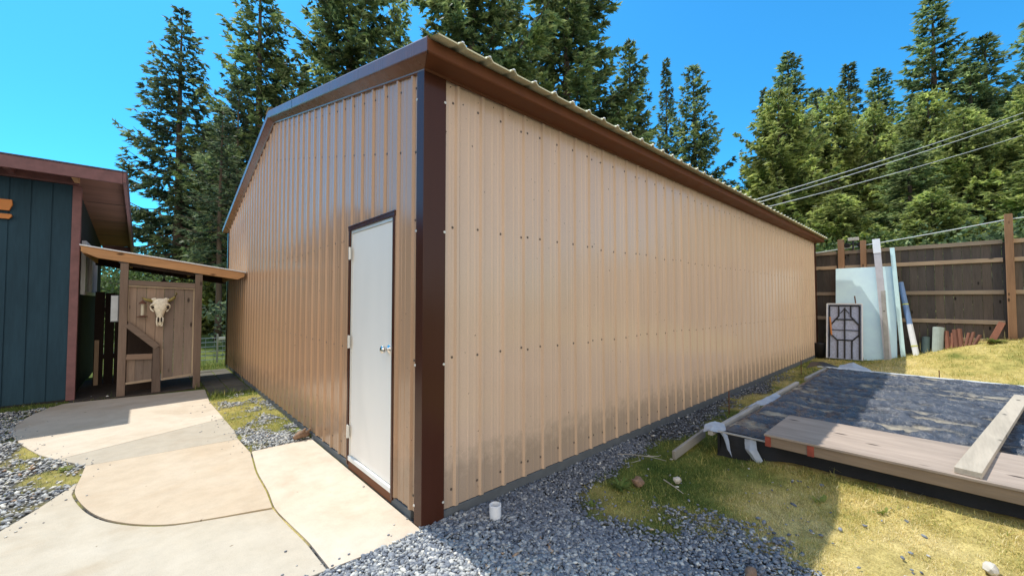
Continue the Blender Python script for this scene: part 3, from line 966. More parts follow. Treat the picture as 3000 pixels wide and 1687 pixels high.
for a_, c_ in ((-1.598, -1.50), (-1.498, -1.40), (-1.398, -1.297)):
    gp('plank', (a_, GY + .002, .21), (c_, GY + .02, .56), M['plank'], .002)
gp('batten', (-1.178, GY - .012, .22), (-1.160, GY - .001, .70), M['plankpale'], .002)
gp('batten', (-1.603, GY - .012, 1.17), (-1.588, GY - .001, 1.72), M['plankpale'], .002)
for x, z in ((-1.665, 2.10), (-.718, 1.96)):
    pc = MB().box((x - .055, GY - .056, z - .005), (x + .055, GY + .05, z + .045)).build('post_cap', M['black'], gate, bevel=.004)
# hidden box interior behind the triangular opening
gp('bin_back', (-1.60, GY + .35, .0), (-1.18, GY + .37, 1.2), M['darkwood'])

can = thing('gate_canopy', (-1.1, 6.4, 2.1), 'small sloping metal roof on a raw wood beam between house and shed', 'canopy')
def cz(x): return 2.335 - .1506 * (x + 2.14)
def cbox(name, x0, x1, y0, y1, t0, t1, mat, bev=.003):
    m = MB()
    m.add([(x0, y0, cz(x0)+t0), (x1, y0, cz(x1)+t0), (x1, y1, cz(x1)+t0), (x0, y1, cz(x0)+t0), (x0, y0, cz(x0)+t1), (x1, y0, cz(x1)+t1), (x1, y1, cz(x1)+t1), (x0, y1, cz(x0)+t1)],
          [(0,3,2,1),(4,5,6,7),(0,1,5,4),(1,2,6,5),(2,3,7,6),(3,0,4,7)])
    return m.build(name, mat, can, bevel=bev)
cbox('roof_sheet', -2.145, -.035, 6.36, 8.7, -.004, .014, M['white_metal'])
cbox('soffit_board', -2.14, -.06, 6.42, 8.67, -.022, -.006, M['beam'])
m_ = MB()
fx0, fx1 = -2.13, -.055
m_.add([(fx0, 6.385, cz(fx0)-.09), (-1.95, 6.385, cz(-1.95)-.150), (-.16, 6.385, cz(-.16)-.150), (fx1, 6.385, cz(fx1)-.075), (fx1, 6.385, cz(fx1)-.006), (fx0, 6.385, cz(fx0)-.006),
        (fx0, 6.419, cz(fx0)-.09), (-1.95, 6.419, cz(-1.95)-.150), (-.16, 6.419, cz(-.16)-.150), (fx1, 6.419, cz(fx1)-.075), (fx1, 6.419, cz(fx1)-.006), (fx0, 6.419, cz(fx0)-.006)],
       [(0,1,2,3,4,5), (11,10,9,8,7,6), (0,6,7,1), (1,7,8,2), (2,8,9,3), (3,9,10,4), (4,10,11,5), (5,11,6,0)])
m_.build('front_beam', M['beam'], can, bevel=.003)
cbox('rear_beam', -2.12, -.06, 8.60, 8.64, -.15, -.024, M['darkwood'])
cbox('rafter', -1.60, -.78, 6.50, 6.54, -.20, -.10, M['darkwood'])
for x in (-2.1, -1.62, -.74, -.12):
    cbox('rafter', x - .02, x + .02, 6.422, 8.59, -.11, -.024, M['beam'])
# bell-shaped dark lamp hanging behind the top rail
hl = MB(); hl.sm = True
hl.lathe((-1.17, 6.75, 1.80), [(.055, 0), (.045, .035), (.018, .055), (.008, .09), (.004, .32)], 16)
tag(hl.build('hanging_lamp', M['black']), 'small dark hanging bell shape under the canopy above the gate rail', 'lamp')

# ---- longhorn skull on the gate
def skull():
    root = thing('cow_skull', (-1.215, GY - .03, 1.08), 'bleached cow skull with short curved horns on the gate planks', 'skull')
    # front outline half widths (z from snout 0 to crown .48), depth forward
    prof = [(0.0, .018, .030), (.02, .038, .045), (.07, .046, .058), (.13, .044, .070), (.18, .052, .085), (.23, .070, .098), (.27, .088, .108), (.31, .112, .112), (.345, .134, .108), (.375, .128, .104), (.40, .112, .100), (.43, .122, .092), (.455, .116, .076), (.475, .060, .050)]
    mb = MB(); mb.sm = True
    n = 16; vs = []; fs = []
    for z, w_, d_ in prof:
        for k in range(n):
            a = math.pi * 2 * k / n
            cx_, sy = math.cos(a), math.sin(a)
            ww = w_ * (abs(cx_) ** .8) * (1 if cx_ > 0 else -1)
            dd = d_ * (abs(sy) ** .7) if sy > 0 else -.02 * abs(sy)
            # central ridge hollow between the nasal bones
            vs.append((-1.215 + ww, GY - .03 - dd * .9, 1.08 + z))
    for i in range(len(prof) - 1):
        for k in range(n):
            k2 = (k + 1) % n
            fs.append((i*n+k, i*n+k2, (i+1)*n+k2, (i+1)*n+k))
    fs.append(tuple(range(n))); fs.append(tuple((len(prof)-1)*n + k for k in range(n)))
    mb.add(vs, fs)
    # brow ridges, cheek arches and a rounded poll
    for s in (-1, 1):
        mb.tube([(-1.215 + s*.060, GY - .118, 1.08 + .385), (-1.215 + s*.105, GY - .110, 1.08 + .378), (-1.215 + s*.140, GY - .075, 1.08 + .355), (-1.215 + s*.142, GY - .055, 1.08 + .315), (-1.215 + s*.118, GY - .080, 1.08 + .275), (-1.215 + s*.085, GY - .100, 1.08 + .245)], [.010, .016, .017, .015, .014, .010], 8)
        mb.tube([(-1.215 + s*.05, GY - .085, 1.08 + .465), (-1.215 + s*.10, GY - .07, 1.08 + .46), (-1.215 + s*.135, GY - .05, 1.08 + .435)], [.022, .026, .02], 8)
    o = mb.build('cranium', M['bone'], root)
    sub = o.modifiers.new('Subdivision', 'SUBSURF'); sub.levels = 1; sub.render_levels = 2
    for s in (-1, 1):
        eh = MB(); eh.sm = True
        ev, ef = ICO2
        eh.add([(-1.215 + s*.104 + p[0]*.021, GY - .103 + p[1]*.016, 1.08 + .325 + p[2]*.023) for p in ev], [tuple(f) for f in ef])
        eh.build('eye_socket', M['hole'], o)
        nh = MB(); nh.sm = True
        nh.add([(-1.215 + s*.020 + p[0]*.012, GY - .090 + p[1]*.012, 1.08 + .115 + p[2]*.050) for p in ev], [tuple(f) for f in ef])
        nh.build('nose_hollow', M['hole'], o)
        # premaxilla prongs
        pr_ = MB(); pr_.sm = True
        pr_.tube([(-1.215 + s*.042, GY - .088, 1.08 + .15), (-1.215 + s*.046, GY - .084, 1.08 + .07), (-1.215 + s*.034, GY - .078, 1.08 + .015), (-1.215 + s*.012, GY - .073, 1.08 + .0)], [.011, .012, .013, .009], 8)
        pr_.build('jaw_prong', M['bone'], o)
    root.scale = (.88, 1, .97)
    h1 = MB(); h1.sm = True
    h1.tube([(-1.33, GY - .055, 1.515), (-1.38, GY - .06, 1.522), (-1.43, GY - .065, 1.540), (-1.475, GY - .07, 1.568)], [.028, .026, .020, .006], 10)
    h1.build('horn', M['horn'], root)
    h2 = MB(); h2.sm = True
    h2.tube([(-1.10, GY - .055, 1.515), (-1.055, GY - .06, 1.535), (-1.01, GY - .062, 1.575), (-.985, GY - .06, 1.625), (-.995, GY - .055, 1.665)], [.028, .027, .022, .015, .005], 10)
    h2.build('horn', M['horn'], root)
skull()
# ---- lantern-like feeder left of the skull
ln = thing('hanging_feeder', (-1.428, GY - .08, 1.23), 'small rusty feeder with a glass tube hanging left of the cow skull', 'feeder')
m_ = MB(); m_.lathe((-1.428, GY - .08, 1.235), [(.002, 0), (.066, .004), (.070, .014), (.030, .020), (.024, .028), (.001, .028)], 18); m_.build('tray', M['rust'], ln)
m_ = MB(); m_.lathe((-1.428, GY - .08, 1.264), [(.022, 0), (.022, .185), (.001, .185)], 16); m_.build('tube', simple('feeder_glass', (.55, .5, .38), .2, var=.1), ln)
m_ = MB(); m_.lathe((-1.428, GY - .08, 1.450), [(.052, 0), (.046, .012), (.014, .045), (.003, .06), (.003, .11)], 18); m_.build('lid', M['rust'], ln)

# ---- things behind the gate
bf = thing('board_fence', (-1.9, 7.9, 0), 'dark wooden board screen behind the gate beside the house', 'fence')
for i in range(5):
    x = -2.06 + i * .13
    MB().box((x, 7.9, -.05), (x + .122, 7.925, 1.66 - .02 * (i % 3))).build('plank', M['darkwood'], bf, bevel=.003)
MB().box((-2.06, 7.926, .45), (-1.4, 7.97, .54)).box((-2.06, 7.926, 1.3), (-1.4, 7.97, 1.39)).build('rail', M['darkwood'], bf, bevel=.003)
tag(MB().box((-2.045, 7.82, -.05), (-1.99, 7.87, .80)).build('wooden_stake', M['plankpale'], bevel=.004), 'thin brown upright stake at the house wall behind the gate', 'stake')
eb = thing('utility_box', (-1.735, 6.58, 1.16), 'grey metal utility box mounted behind the left gate post', 'box')
MB().box((-1.80, 6.53, 1.165), (-1.705, 6.62, 1.585)).build('case', M['greybox'], eb, bevel=.006)
MB().box((-1.795, 6.522, 1.175), (-1.715, 6.529, 1.575)).build('lid', M['galv'], eb, bevel=.003)

tag(MB().box((-2.2, 6.36, -.05), (-.62, 8.6, .004)).build('ground', simple('bare_soil', (.045, .033, .026), .95, var=.4, scale=12, bmp=.8), bevel=.003), kind='structure')
# wire stock fence beyond the passage
wf = thing('wire_fence', (0, 12, -.3), 'low galvanised wire panel fence behind the shed at the edge of the woods', 'fence')
for x in (-3.2, -1.4, .17, 1.9):
    m_ = MB(); m_.beam((x, 12, -.5), (x, 12, .52), .045, .045, up=(0, 1, 0)); m_.build('post', M['darkwood'] if x != .17 else M['galv'], wf, bevel=.003)
m_ = MB()
for z in (-.2, -.08, .04, .17, .30, .42):
    m_.tube([(-3.2, 12.02, z), (-1.4, 12.02, z - .01), (.17, 12.02, z), (1.9, 12.02, z)], .008, 5)
for x in np.arange(-3.1, 1.9, .2):
    m_.tube([(x, 12.02, -.28), (x, 12.02, .42)], .005, 4)
m_.build('wire_panel', M['galv'], wf)
MB().box((.19, 11.95, .36), (1.9, 11.99, .44)).build('rail', M['white_metal'], wf, bevel=.003)

# ------------------------------------------------------------------ board fence at the back
FX = 12.45
fen = thing('wooden_fence', (FX, -3, 0), 'tall weathered grey board fence with brown posts and pale rails', 'fence')
y = 1.6; i = 0
while y > -9:
    wd = random.uniform(.135, .15)
    z0_ = float(ground_z(FX, y - wd/2)) - .03
    MB().box((FX + .05, y - wd, z0_), (FX + .072, y - .004, 2.80 + random.uniform(-.012, .012))).build('plank', M['fence'], fen, bevel=.002)
    y -= wd; i += 1
for z in (2.80, 2.40, 1.69, 1.02):
    for a_, c_ in ((1.5, -.42), (-.53, -3.28), (-3.40, -6.2), (-6.3, -9)):
        if z < 1.1 and a_ < -3: continue
        MB().box((FX - .0, c_, z - .045), (FX + .048, a_, z + .045)).build('rail', M['rail'], fen, bevel=.003)
MB().box((FX + .0, -3.25, .56), (FX + .048, -2.2, .65)).build('rail', M['rail'], fen, bevel=.003)
for y, z1_, w_ in ((-.53, 3.14, .13), (-.98, 3.07, .11), (-3.37, 3.38, .115), (-6.25, 3.3, .115)):
    MB().box((FX - .115, y - w_/2, .0), (FX - .003, y + w_/2, z1_)).build('post', M['fencepost'], fen, bevel=.005)

# flood light between the first two posts
fl = thing('flood_light', (FX - .05, -.75, 2.9), 'pair of small flood lights with a cream housing above the fence rail', 'light')
MB().box((FX - .10, -.90, 3.09), (FX + .0, -.68, 3.17)).build('housing', M['stonew'], fl, bevel=.008)
MB().tube([(FX - .05, -.78, 2.84), (FX - .05, -.78, 3.09)], .02, 8).build('stem', M['black'], fl)
for y in (-.66, -.92):
    m_ = MB(); m_.lathe((FX - .05, y, 2.98), [(.02, -.05), (.05, -.03), (.065, .03), (.055, .035), (.0005, .036)], 14, (-1, 0, -.3)); m_.build('lamp_head', M['black'], fl)
    m_ = MB(); m_.tube([(FX - .05, y, 2.98), (FX - .05, -.78, 3.02)], .014, 6); m_.build('arm', M['black'], fl)

# ---- cables
def catenary(a, b, sag, n=24):
    a, b = Vector(a), Vector(b)
    return [a.lerp(b, t / n) - Vector((0, 0, sag * 4 * (t / n) * (1 - t / n))) for t in range(n + 1)]
m_ = MB(); m_.tube(catenary((FX - .02, 1.4, 2.72), (FX - .06, -3.37, 3.27), .05), .011, 6); m_.tube(catenary((FX - .06, -3.37, 3.27), (FX - .06, -9, 3.75), .04), .011, 6)
tag(m_.build('fence_cable', M['cable']), 'thin pale cable strung along the top of the wooden fence', 'cable')
for a_, b_, lab in (((11.0, 2.99, 4.02), (36.3, -5.76, 12.52), 'uppermost of the three overhead wires rising right from the shed roof'),
                    ((11.0, 2.90, 3.93), (36.3, -5.73, 12.20), 'middle overhead wire just under the uppermost one'),
                    ((11.6, 2.50, 3.99), (36.3, -5.70, 11.20), 'lowest of the three overhead wires rising right from the shed roof')):
    m_ = MB(); m_.tube(catenary(a_, b_, .12, 30), .017, 6)
    tag(m_.build('power_line', M['cable']), lab, 'wire', 'overhead wires')

# ------------------------------------------------------------------ things leaning on the fence
def leaning_sheet(name, y0, y1, zt, thick, xb, xt, mat, z0_=None, skew=0.0):
    m = MB()
    z0b = float(ground_z(xb, (y0 + y1) / 2)) if z0_ is None else z0_
    v = []
    for dx in (0, thick):
        v += [(xb + dx, y0, z0b), (xb + dx, y1, z0b), (xt + dx, y1 + skew, zt), (xt + dx, y0 + skew, zt)]
    m.add(v, [(0,1,2,3),(7,6,5,4),(0,4,5,1),(1,5,6,2),(2,6,7,3),(3,7,4,0)])
    return m
o = leaning_sheet('foam', -1.585, -.42, 2.36, .03, 11.95, 12.30, M['foam'], .0).build('foam_board', M['foam'], bevel=.003)
tag(o, 'large pale blue foam board leaning on the wooden fence', 'board')
m_ = MB(); m_.beam((11.86, -1.43, .02), (12.30, -1.24, 3.06), .135, .05, up=(1, 0, 0))
o = m_.build('white_board', simple('grey_white_board', (.52, .51, .54), .6, var=.08), bevel=.004)
tag(o, 'long pale grey board leaning upright against the blue foam board', 'board')
m_ = MB(); m_.beam((12.245, -1.262, 2.70), (12.297, -1.240, 3.065), .145, .062, up=(1, 0, 0)); m_.build('white_end', M['white_metal'], o, bevel=.004)
m_ = MB(); m_.beam((11.84, -1.42, .02), (12.08, -1.36, 1.75), .085, .03, up=(1, 0, 0))
tag(m_.build('short_board', M['framew'], bevel=.004), 'short whitish board leaning right of the long pale grey board', 'board')
m_ = MB(); m_.beam((11.92, -1.70, .03), (12.33, -1.53, 2.82), .085, .03, up=(1, 0, 0))
tag(m_.build('edge_strip', M['cyan'], bevel=.003), 'tall narrow cyan white strip leaning at the right edge of the foam board', 'strip')
tb = thing('leaning_pole', (12.0, -1.88, .1), 'blue and white tube tilted against the fence right of the foam board', 'pole')
pa = Vector((11.90, -1.93, .10)); pb = Vector((12.35, -1.66, 1.95))
MB().tube([pa, pa.lerp(pb, .45)], .055, 12).build('lower_tube', M['pvc'], tb)
MB().tube([pa.lerp(pb, .45), pb], .055, 12).build('upper_tube', M['bluetube'], tb)
m_ = MB(); m_.tube([pa.lerp(pb, .17), pa.lerp(pb, .185)], .060, 12); m_.tube([pa.lerp(pb, .70), pa.lerp(pb, .715)], .060, 12); m_.build('tape_band', M['yellow'], tb)
# thin rods in front of the foam
m_ = MB(); m_.tube([(11.80, -.98, .0), (11.98, -.83, 1.62)], .014, 6)
tag(m_.build('metal_rod', M['rust']), 'thin dark rod with a bent top leaning on the left half of the foam board', 'rod')

# ornamental metal screen panel
sp = thing('screen_panel', (11.75, -.62, 0), 'small framed screen with black scrolled ironwork leaning left of the foam board', 'panel')
ax0, ax1, azt = -.98, -.28, 1.40
def spp(y, z):      # point on the leaning plane
    t = z / azt
    return Vector((11.70 + .22 * t, y, z + .02))
def spbar(mb, a, b, w_, t_, off=0.0):
    A, B = spp(*a), spp(*b)
    A.x -= off; B.x -= off
    mb.beam(A, B, t_, w_, up=(0, 1, 0) if abs(a[0]-b[0]) < 1e-3 else (0, 0, 1))
m_ = MB()
v = [spp(ax0, 0), spp(ax1, 0), spp(ax1, azt), spp(ax0, azt)]
m_.add(v + [p + Vector((.012, 0, 0)) for p in v], [(0,1,2,3),(7,6,5,4),(0,4,5,1),(1,5,6,2),(2,6,7,3),(3,7,4,0)])
m_.build('backing', M['lattice'], sp)
m_ = MB()
for a_, b_ in (((ax0, 0), (ax0, azt)), ((ax1, 0), (ax1, azt)), ((ax0, azt), (ax1, azt))):
    spbar(m_, a_, b_, .026, .03, .015)
m_.build('frame', M['white_metal'], sp)
m_ = MB()
def path2(pts, w_=.034):
    for a_, b_ in zip(pts, pts[1:]):
        A, B = spp(*a_), spp(*b_); A.x -= .022; B.x -= .022
        m_.tube([A, B], w_/2, 6)
c0 = -.64
path2([(ax0+.05, .02), (ax0+.05, azt-.05), (ax1-.05, azt-.05), (ax1-.05, .02)], .034)
path2([(c0, .02), (c0, 1.30)]); path2([(c0-.09, 1.15), (c0, 1.28), (c0+.09, 1.15)], .018)
path2([(c0-.12, azt-.05), (c0-.12, 1.08), (c0-.28, .86), (c0-.28, .62), (c0-.14, .46), (c0-.14, .02)])
path2([(c0+.12, azt-.05), (c0+.12, 1.08), (c0+.28, .86), (c0+.28, .62), (c0+.14, .46), (c0+.14, .02)])
path2([(c0-.20, 1.0), (c0+.20, 1.0)]); path2([(c0-.28, .73), (c0+.28, .73)], .02); path2([(c0-.16, .48), (c0+.16, .48)])
m_.build('ironwork', M['black'], sp)
m_ = MB(); m_.beam((11.62, -.40, .62), (11.72, -.36, 1.08), .03, .03); m_.sm = False
tag(m_.build('wooden_stick', M['orange']), 'short orange wooden stick against the ironwork screen', 'stick')
# dark bucket at the corner of the shed
bk = MB(); bk.sm = True
bk.lathe((11.9, -.10, -.02), [(.001, 0), (.13, 0), (.16, .38), (.165, .40), (.15, .40), (.12, .05), (.001, .04)], 20)
tag(bk.build('black_bucket', M['black']), 'black plastic bucket in the shade at the far shed corner', 'bucket')

# concrete form tubes and split redwood
def log(a, b, r, mat, name, label, cat, group=None, n=12, hollow=False):
    m = MB()
    if hollow:
        ax = (Vector(b) - Vector(a)); L_ = ax.length
        m.lathe(a, [(r, 0), (r, L_), (r * .8, L_), (r * .8, .02)], 18, ax)
    else:
        m.tube([a, b], [r, r * .93], n)
    return tag(m.build(name, mat, bevel=.004), label, cat, group)
log((12.10, -2.05, .17), (12.24, -2.07, .64), .070, M['tubedark'], 'form_tube', 'shorter dark green grey tube standing by the fence', 'tube', 'tubes standing by the fence', hollow=True)
log((12.05, -2.25, .20), (12.18, -2.28, .88), .095, M['tubegrey'], 'form_tube', 'taller pale grey green tube right of the dark one', 'tube', 'tubes standing by the fence', hollow=True)
spec = [(-2.42, -2.40, .74, .045), (-2.48, -2.50, .70, .04), (-2.55, -2.53, .78, .05), (-2.62, -2.60, .80, .045), (-2.68, -2.74, .72, .03), (-2.74, -2.81, .74, .03), (-2.80, -2.90, .68, .035)]
labs = ['leftmost split red log with a pale cut top beside the grey tube', 'short red log second from the grey tube', 'thick red log in the middle of the standing bundle', 'tallest red log of the standing bundle',
        'thin red stick leaning just right of the log bundle', 'thin red stick between two other leaning sticks', 'rightmost thin red stick of the bundle leaning right']
for (ya, yb, zt, r), lb in zip(spec, labs):
    g0 = float(ground_z(12.0, ya)) - .02
    log((12.02, ya, g0), (12.16, yb, zt + .06), r, M['redwood'], 'redwood_log', lb, 'log', 'red logs by the fence', n=7)
log((12.02, -2.98, .42), (12.28, -3.22, 1.02), .075, M['redwood'], 'redwood_post', 'thick red brown post leaning against the tall fence post', 'post', n=4)
m_ = MB(); m_.lathe((12.1, -3.62, float(ground_z(12.1, -3.62)) - .02), [(.001, 0), (.10, 0), (.115, .20), (.12, .21), (.10, .21), (.001, .20)], 16)
tag(m_.build('white_pot', M['stonew']), 'small pale pot in the grass right of the tall fence post', 'pot')

# ------------------------------------------------------------------ raised bed under black sheeting
bed = thing('covered_bed', (2.78, -.85, 0), 'long low bed frame covered with wrinkled black plastic sheeting', 'bed')
bx0, bx1, by0, by1 = 2.86, 8.15, -6.4, -.86
nx, ny = 420, 300
X, Y = np.meshgrid(np.linspace(bx0, bx1, nx), np.linspace(by0, by1, ny), indexing='ij')
def ripple(X, Y):
    wv = X * 2.9 + .55 * np.sin(Y * 1.3 + X * .4) + 1.6 * (fbm(X, Y, .9, 31) - .5)
    z = .012 * np.sin(wv * 2 * math.pi * .8)
    c0_ = fbm(X * 1.5 + .8 * fbm(X, Y, .8, 91), Y * .55, 2.4, 93); z += .040 * (1 - np.abs(c0_ - .5) * 5).clip(0, 1)
    c1 = fbm(X + .6 * fbm(X, Y, 1.7, 71), Y + .6 * fbm(X, Y, 2.3, 72), 4.2, 73); z += .022 * (1 - np.abs(c1 - .5) * 4).clip(0, 1)
    c2 = fbm(X + .3 * fbm(X, Y, 5.7, 81), Y * .8, 11, 83); z += .010 * (1 - np.abs(c2 - .5) * 4).clip(0, 1)
    z += .014 * (fbm(X * 1.0, Y * .5, 3.0, 41) - .5) * 2
    f = fbm(X, Y, 9, 44); z += .014 * np.abs(f - .5) * 2
    z += .010 * (1 - np.abs(np.sin(6 * X + 14 * Y + 5 * fbm(X, Y, 2.2, 50))))**3
    return z
Z = .205 + ripple(X, Y)
em = np.minimum(np.minimum(X - bx0, bx1 - X), by1 - Y)
Z = Z - .03 * sstep(0, .5, em) + 0
rim = sstep(.10, 0, em)
Z = Z * (1 - rim) + .215 * rim
V = np.stack([X, Y, Z], -1).reshape(-1, 3)
I = np.arange(nx * ny).reshape(nx, ny)
F = np.stack([I[:-1, :-1], I[1:, :-1], I[1:, 1:], I[:-1, 1:]], -1).reshape(-1, 4)
def tarp_mat():
    m, nt, bs, out = new_mat('black_sheeting')
    at = N(nt, 'ShaderNodeAttribute', attribute_name='v')
    n = noise_node(nt, 5, 5, .65, (1, .35, 1))
    nb = noise_node(nt, 26, 4, .7, (1, .7, 1))
    ad = N(nt, 'ShaderNodeMath', operation='ADD'); nt.links.new(at.outputs['Fac'], ad.inputs[0]); nt.links.new(n.outputs[0], ad.inputs[1])
    r = ramp(nt, ad.outputs[0], [(.0, (.48, .41, .29)), (.50, (.34, .295, .22)), (.86, (.045, .05, .062)), (1.0, (.09, .095, .11))])
    r.color_ramp.elements[1].position = .62
    r.color_ramp.elements[2].position = .80
    nt.links.new(r.outputs[0], bs.inputs['Base Color'])
    rr = ramp(nt, ad.outputs[0], [(.6, (.5,) * 3), (.85, (.19,) * 3)])
    nt.links.new(rr.outputs[0], bs.inputs['Roughness'])
    b1 = bump(nt, nb.outputs[0], bs, 1.0, .022)
    n3 = noise_node(nt, 75, 3, .6)
    bump(nt, n3.outputs[0], bs, .2, .003, b1)
    return m
M['tarp'] = tarp_mat()
hv = ripple(X, Y).ravel(); hv = (hv - hv.min()) / (hv.max() - hv.min())
o = raw_mesh('sheeting', V - np.array([2.78, -.85, 0]), F, [M['tarp']], np.clip(hv * .9 - .08, 0, 1), bed, smooth=True)
# skirt of the sheeting hanging over the front edge
nu, nv = 220, 14
U, W_ = np.meshgrid(np.linspace(by0, by1 + .03, nu), np.linspace(0, 1, nv), indexing='ij')
zz = .213 - W_ * .24
xx = 2.86 - .015 * np.sin(W_ * 2.2) - .03 * W_ ** 3 * (1 + 2 * fbm(U, W_, 3, 7)) + .012 * np.sin(U * 9 + 3 * W_)
V = np.stack([xx, U, zz], -1).reshape(-1, 3); I = np.arange(nu * nv).reshape(nu, nv)
F = np.stack([I[:-1, :-1], I[1:, :-1], I[1:, 1:], I[:-1, 1:]], -1).reshape(-1, 4)
raw_mesh('sheeting_skirt', V - np.array([2.78, -.85, 0]), F, [simple('skirt_black', (.010, .0105, .012), .75, var=.3, bmp=.8, bscale=18)], None, bed, smooth=True)
# frame boards: left side in three stretches, front, back pipe
for a_, b_ in (((2.72, -.80, .205), (4.15, -.815, .215)), ((4.75, -.80, .21), (6.15, -.80, .21)), ((6.7, -.80, .20), (8.15, -.83, .205))):
    m_ = MB(); m_.beam(a_, b_, .045, .05); m_.build('frame_board', M['framew'], bed, bevel=.003)
m_ = MB(); m_.box((2.82, -.852, -.03), (8.12, -.83, .19)); m_.build('side_board', M['black'], bed)
m_ = MB(); m_.tube([(8.16, -.7, .235), (8.19, -2.2, .228), (8.17, -4, .235), (8.16, -6.4, .23)], .016, 8); m_.build('edge_pipe', M['cable'], bed)
m_ = MB(); m_.box((8.15, -6.4, -.02), (8.155, -.85, .19)); m_.build('end_board', M['black'], bed)
m_ = MB(); m_.beam((2.775, -.85, .222), (2.785, -1.33, .222), .022, .012); m_.build('front_lath', M['framew'], bed)
# torn, turned-up flaps with their pale underside
def flap(pts_rows, name='torn_flap'):
    m = MB(); m.sm = True
    r_, c_ = len(pts_rows), len(pts_rows[0])
    vs = [p for row in pts_rows for p in row]
    fs = [(i*c_+j, i*c_+j+1, (i+1)*c_+j+1, (i+1)*c_+j) for i in range(r_-1) for j in range(c_-1)]
    m.add(vs, fs)
    o = m.build(name, simple('sheet_underside', (.38, .42, .47), .6, var=.12, scale=14, bmp=.5, bscale=25), bed)
    s = o.modifiers.new('Subdivision', 'SUBSURF'); s.subdivision_type = 'SIMPLE'; s.levels = 4; s.render_levels = 4
    tx = bpy.data.textures.new('crumple', 'CLOUDS'); tx.noise_scale = .10
    d = o.modifiers.new('Displace', 'DISPLACE'); d.texture = tx; d.strength = .022; d.texture_coords = 'LOCAL'
    return o
flap([[(2.70, -.74, .20), (2.70, -.80, .23), (2.74, -.86, .22)], [(2.80, -.72, .25), (2.79, -.80, .25), (2.78, -.90, .20)], [(2.93, -.77, .27), (2.84, -.84, .23), (2.73, -.95, .10)], [(2.98, -.84, .25), (2.88, -.89, .22), (2.72, -1.00, .02)]])
flap([[(2.80, -1.08, .20), (2.78, -1.14, .21), (2.79, -1.18, .205)], [(2.75, -1.10, .13), (2.715, -1.15, .12), (2.75, -1.20, .14)], [(2.73, -1.16, .05), (2.70, -1.22, .02), (2.73, -1.25, .06)]])
flap([[(4.0, -.62, .10), (4.2, -.66, .16), (4.5, -.70, .17), (4.8, -.76, .2)], [(4.05, -.72, .20), (4.25, -.76, .23), (4.55, -.79, .25), (4.9, -.83, .26)], [(4.3, -.86, .21), (4.4, -.87, .22), (4.6, -.88, .22), (4.95, -.88, .21)]])
flap([[(8.1, -1.0, .22), (8.12, -1.25, .22), (8.13, -1.5, .22)], [(8.3, -1.02, .28), (8.38, -1.2, .35), (8.3, -1.45, .25)], [(8.48, -1.06, .18), (8.52, -1.2, .24), (8.42, -1.4, .16)]])
m_ = MB(); m_.sm = True
m_.add([(8.0, -.55, .20), (8.6, -.52, .26), (8.1, -.90, .22), (8.5, -1.05, .20), (8.15, -.75, .27), (8.45, -.75, .30)], [(0, 4, 5, 1), (4, 2, 3, 5)])
m_.build('torn_flap', M['black'], bed)

# plywood platform lying along the near edge of the bed
pf = thing('plywood_platform', (2.7, -1.3, .21), 'long plywood topped platform lying along the near edge of the plastic covered bed', 'platform')
MB().box((2.64, -6.4, .312), (3.50, -1.285, .330)).build('top_sheet', M['plywood'], pf, bevel=.002)
MB().box((2.655, -6.4, .226), (2.695, -1.30, .309)).build('edge_beam', M['deckedge'], pf, bevel=.004)
MB().box((2.698, -1.340, .226), (3.48, -1.30, .309)).build('end_beam', M['deckedge'], pf, bevel=.004)
MB().box((3.44, -6.4, .226), (3.48, -1.343, .309)).build('edge_beam', M['deckedge'], pf, bevel=.004)
MB().box((2.648, -1.335, .224), (2.654, -1.292, .309)).build('paint_mark', M['redpaint'], pf)
MB().box((2.648, -1.64, .224), (2.654, -1.595, .309)).build('paint_mark', M['redpaint'], pf)

m_ = MB(); m_.beam((2.675, -2.47, .352), (6.7, -3.02, .300), .125, .040)
tag(m_.build('loose_board', M['loose'], bevel=.003), 'loose pale grey board lying across the platform and the plastic sheeting', 'board')
# old board half in the grass at the bed corner
m_ = MB(); m_.beam((2.36, -.60, .02), (3.05, -.61, .085), .03, .085)
tag(m_.build('edging_board', M['loose'], bevel=.003), 'old grey edging board in the grass at the near corner of the plastic covered bed', 'board')
# rusty marker stakes
for (x, y, h_), lb in zip(((4.45, -.38, .32), (8.6, -.35, .30), (8.5, -2.3, .30)), ('thin rusty stake in the grass between shed wall and bed', 'rusty stake at the far left corner of the bed', 'short rusty stake in the grass behind the bed edge')):
    m_ = MB(); z = float(ground_z(x, y)); m_.tube([(x, y, z - .02), (x + .01, y, z + h_)], .007, 6)
    tag(m_.build('metal_stake', M['rust']), lb, 'stake', 'rusty stakes around the bed')

# ------------------------------------------------------------------ small ground items
pp = MB(); pp.sm = False
pp.lathe((.450, -.215, -.05), [(.042, 0), (.042, .118), (.037, .119), (.037, .02)], 28)
pp.sm = True
tag(pp.build('pipe_stub', M['pvc'], bevel=.0012), 'short white plastic pipe standing in the gravel by the shed wall', 'pipe')

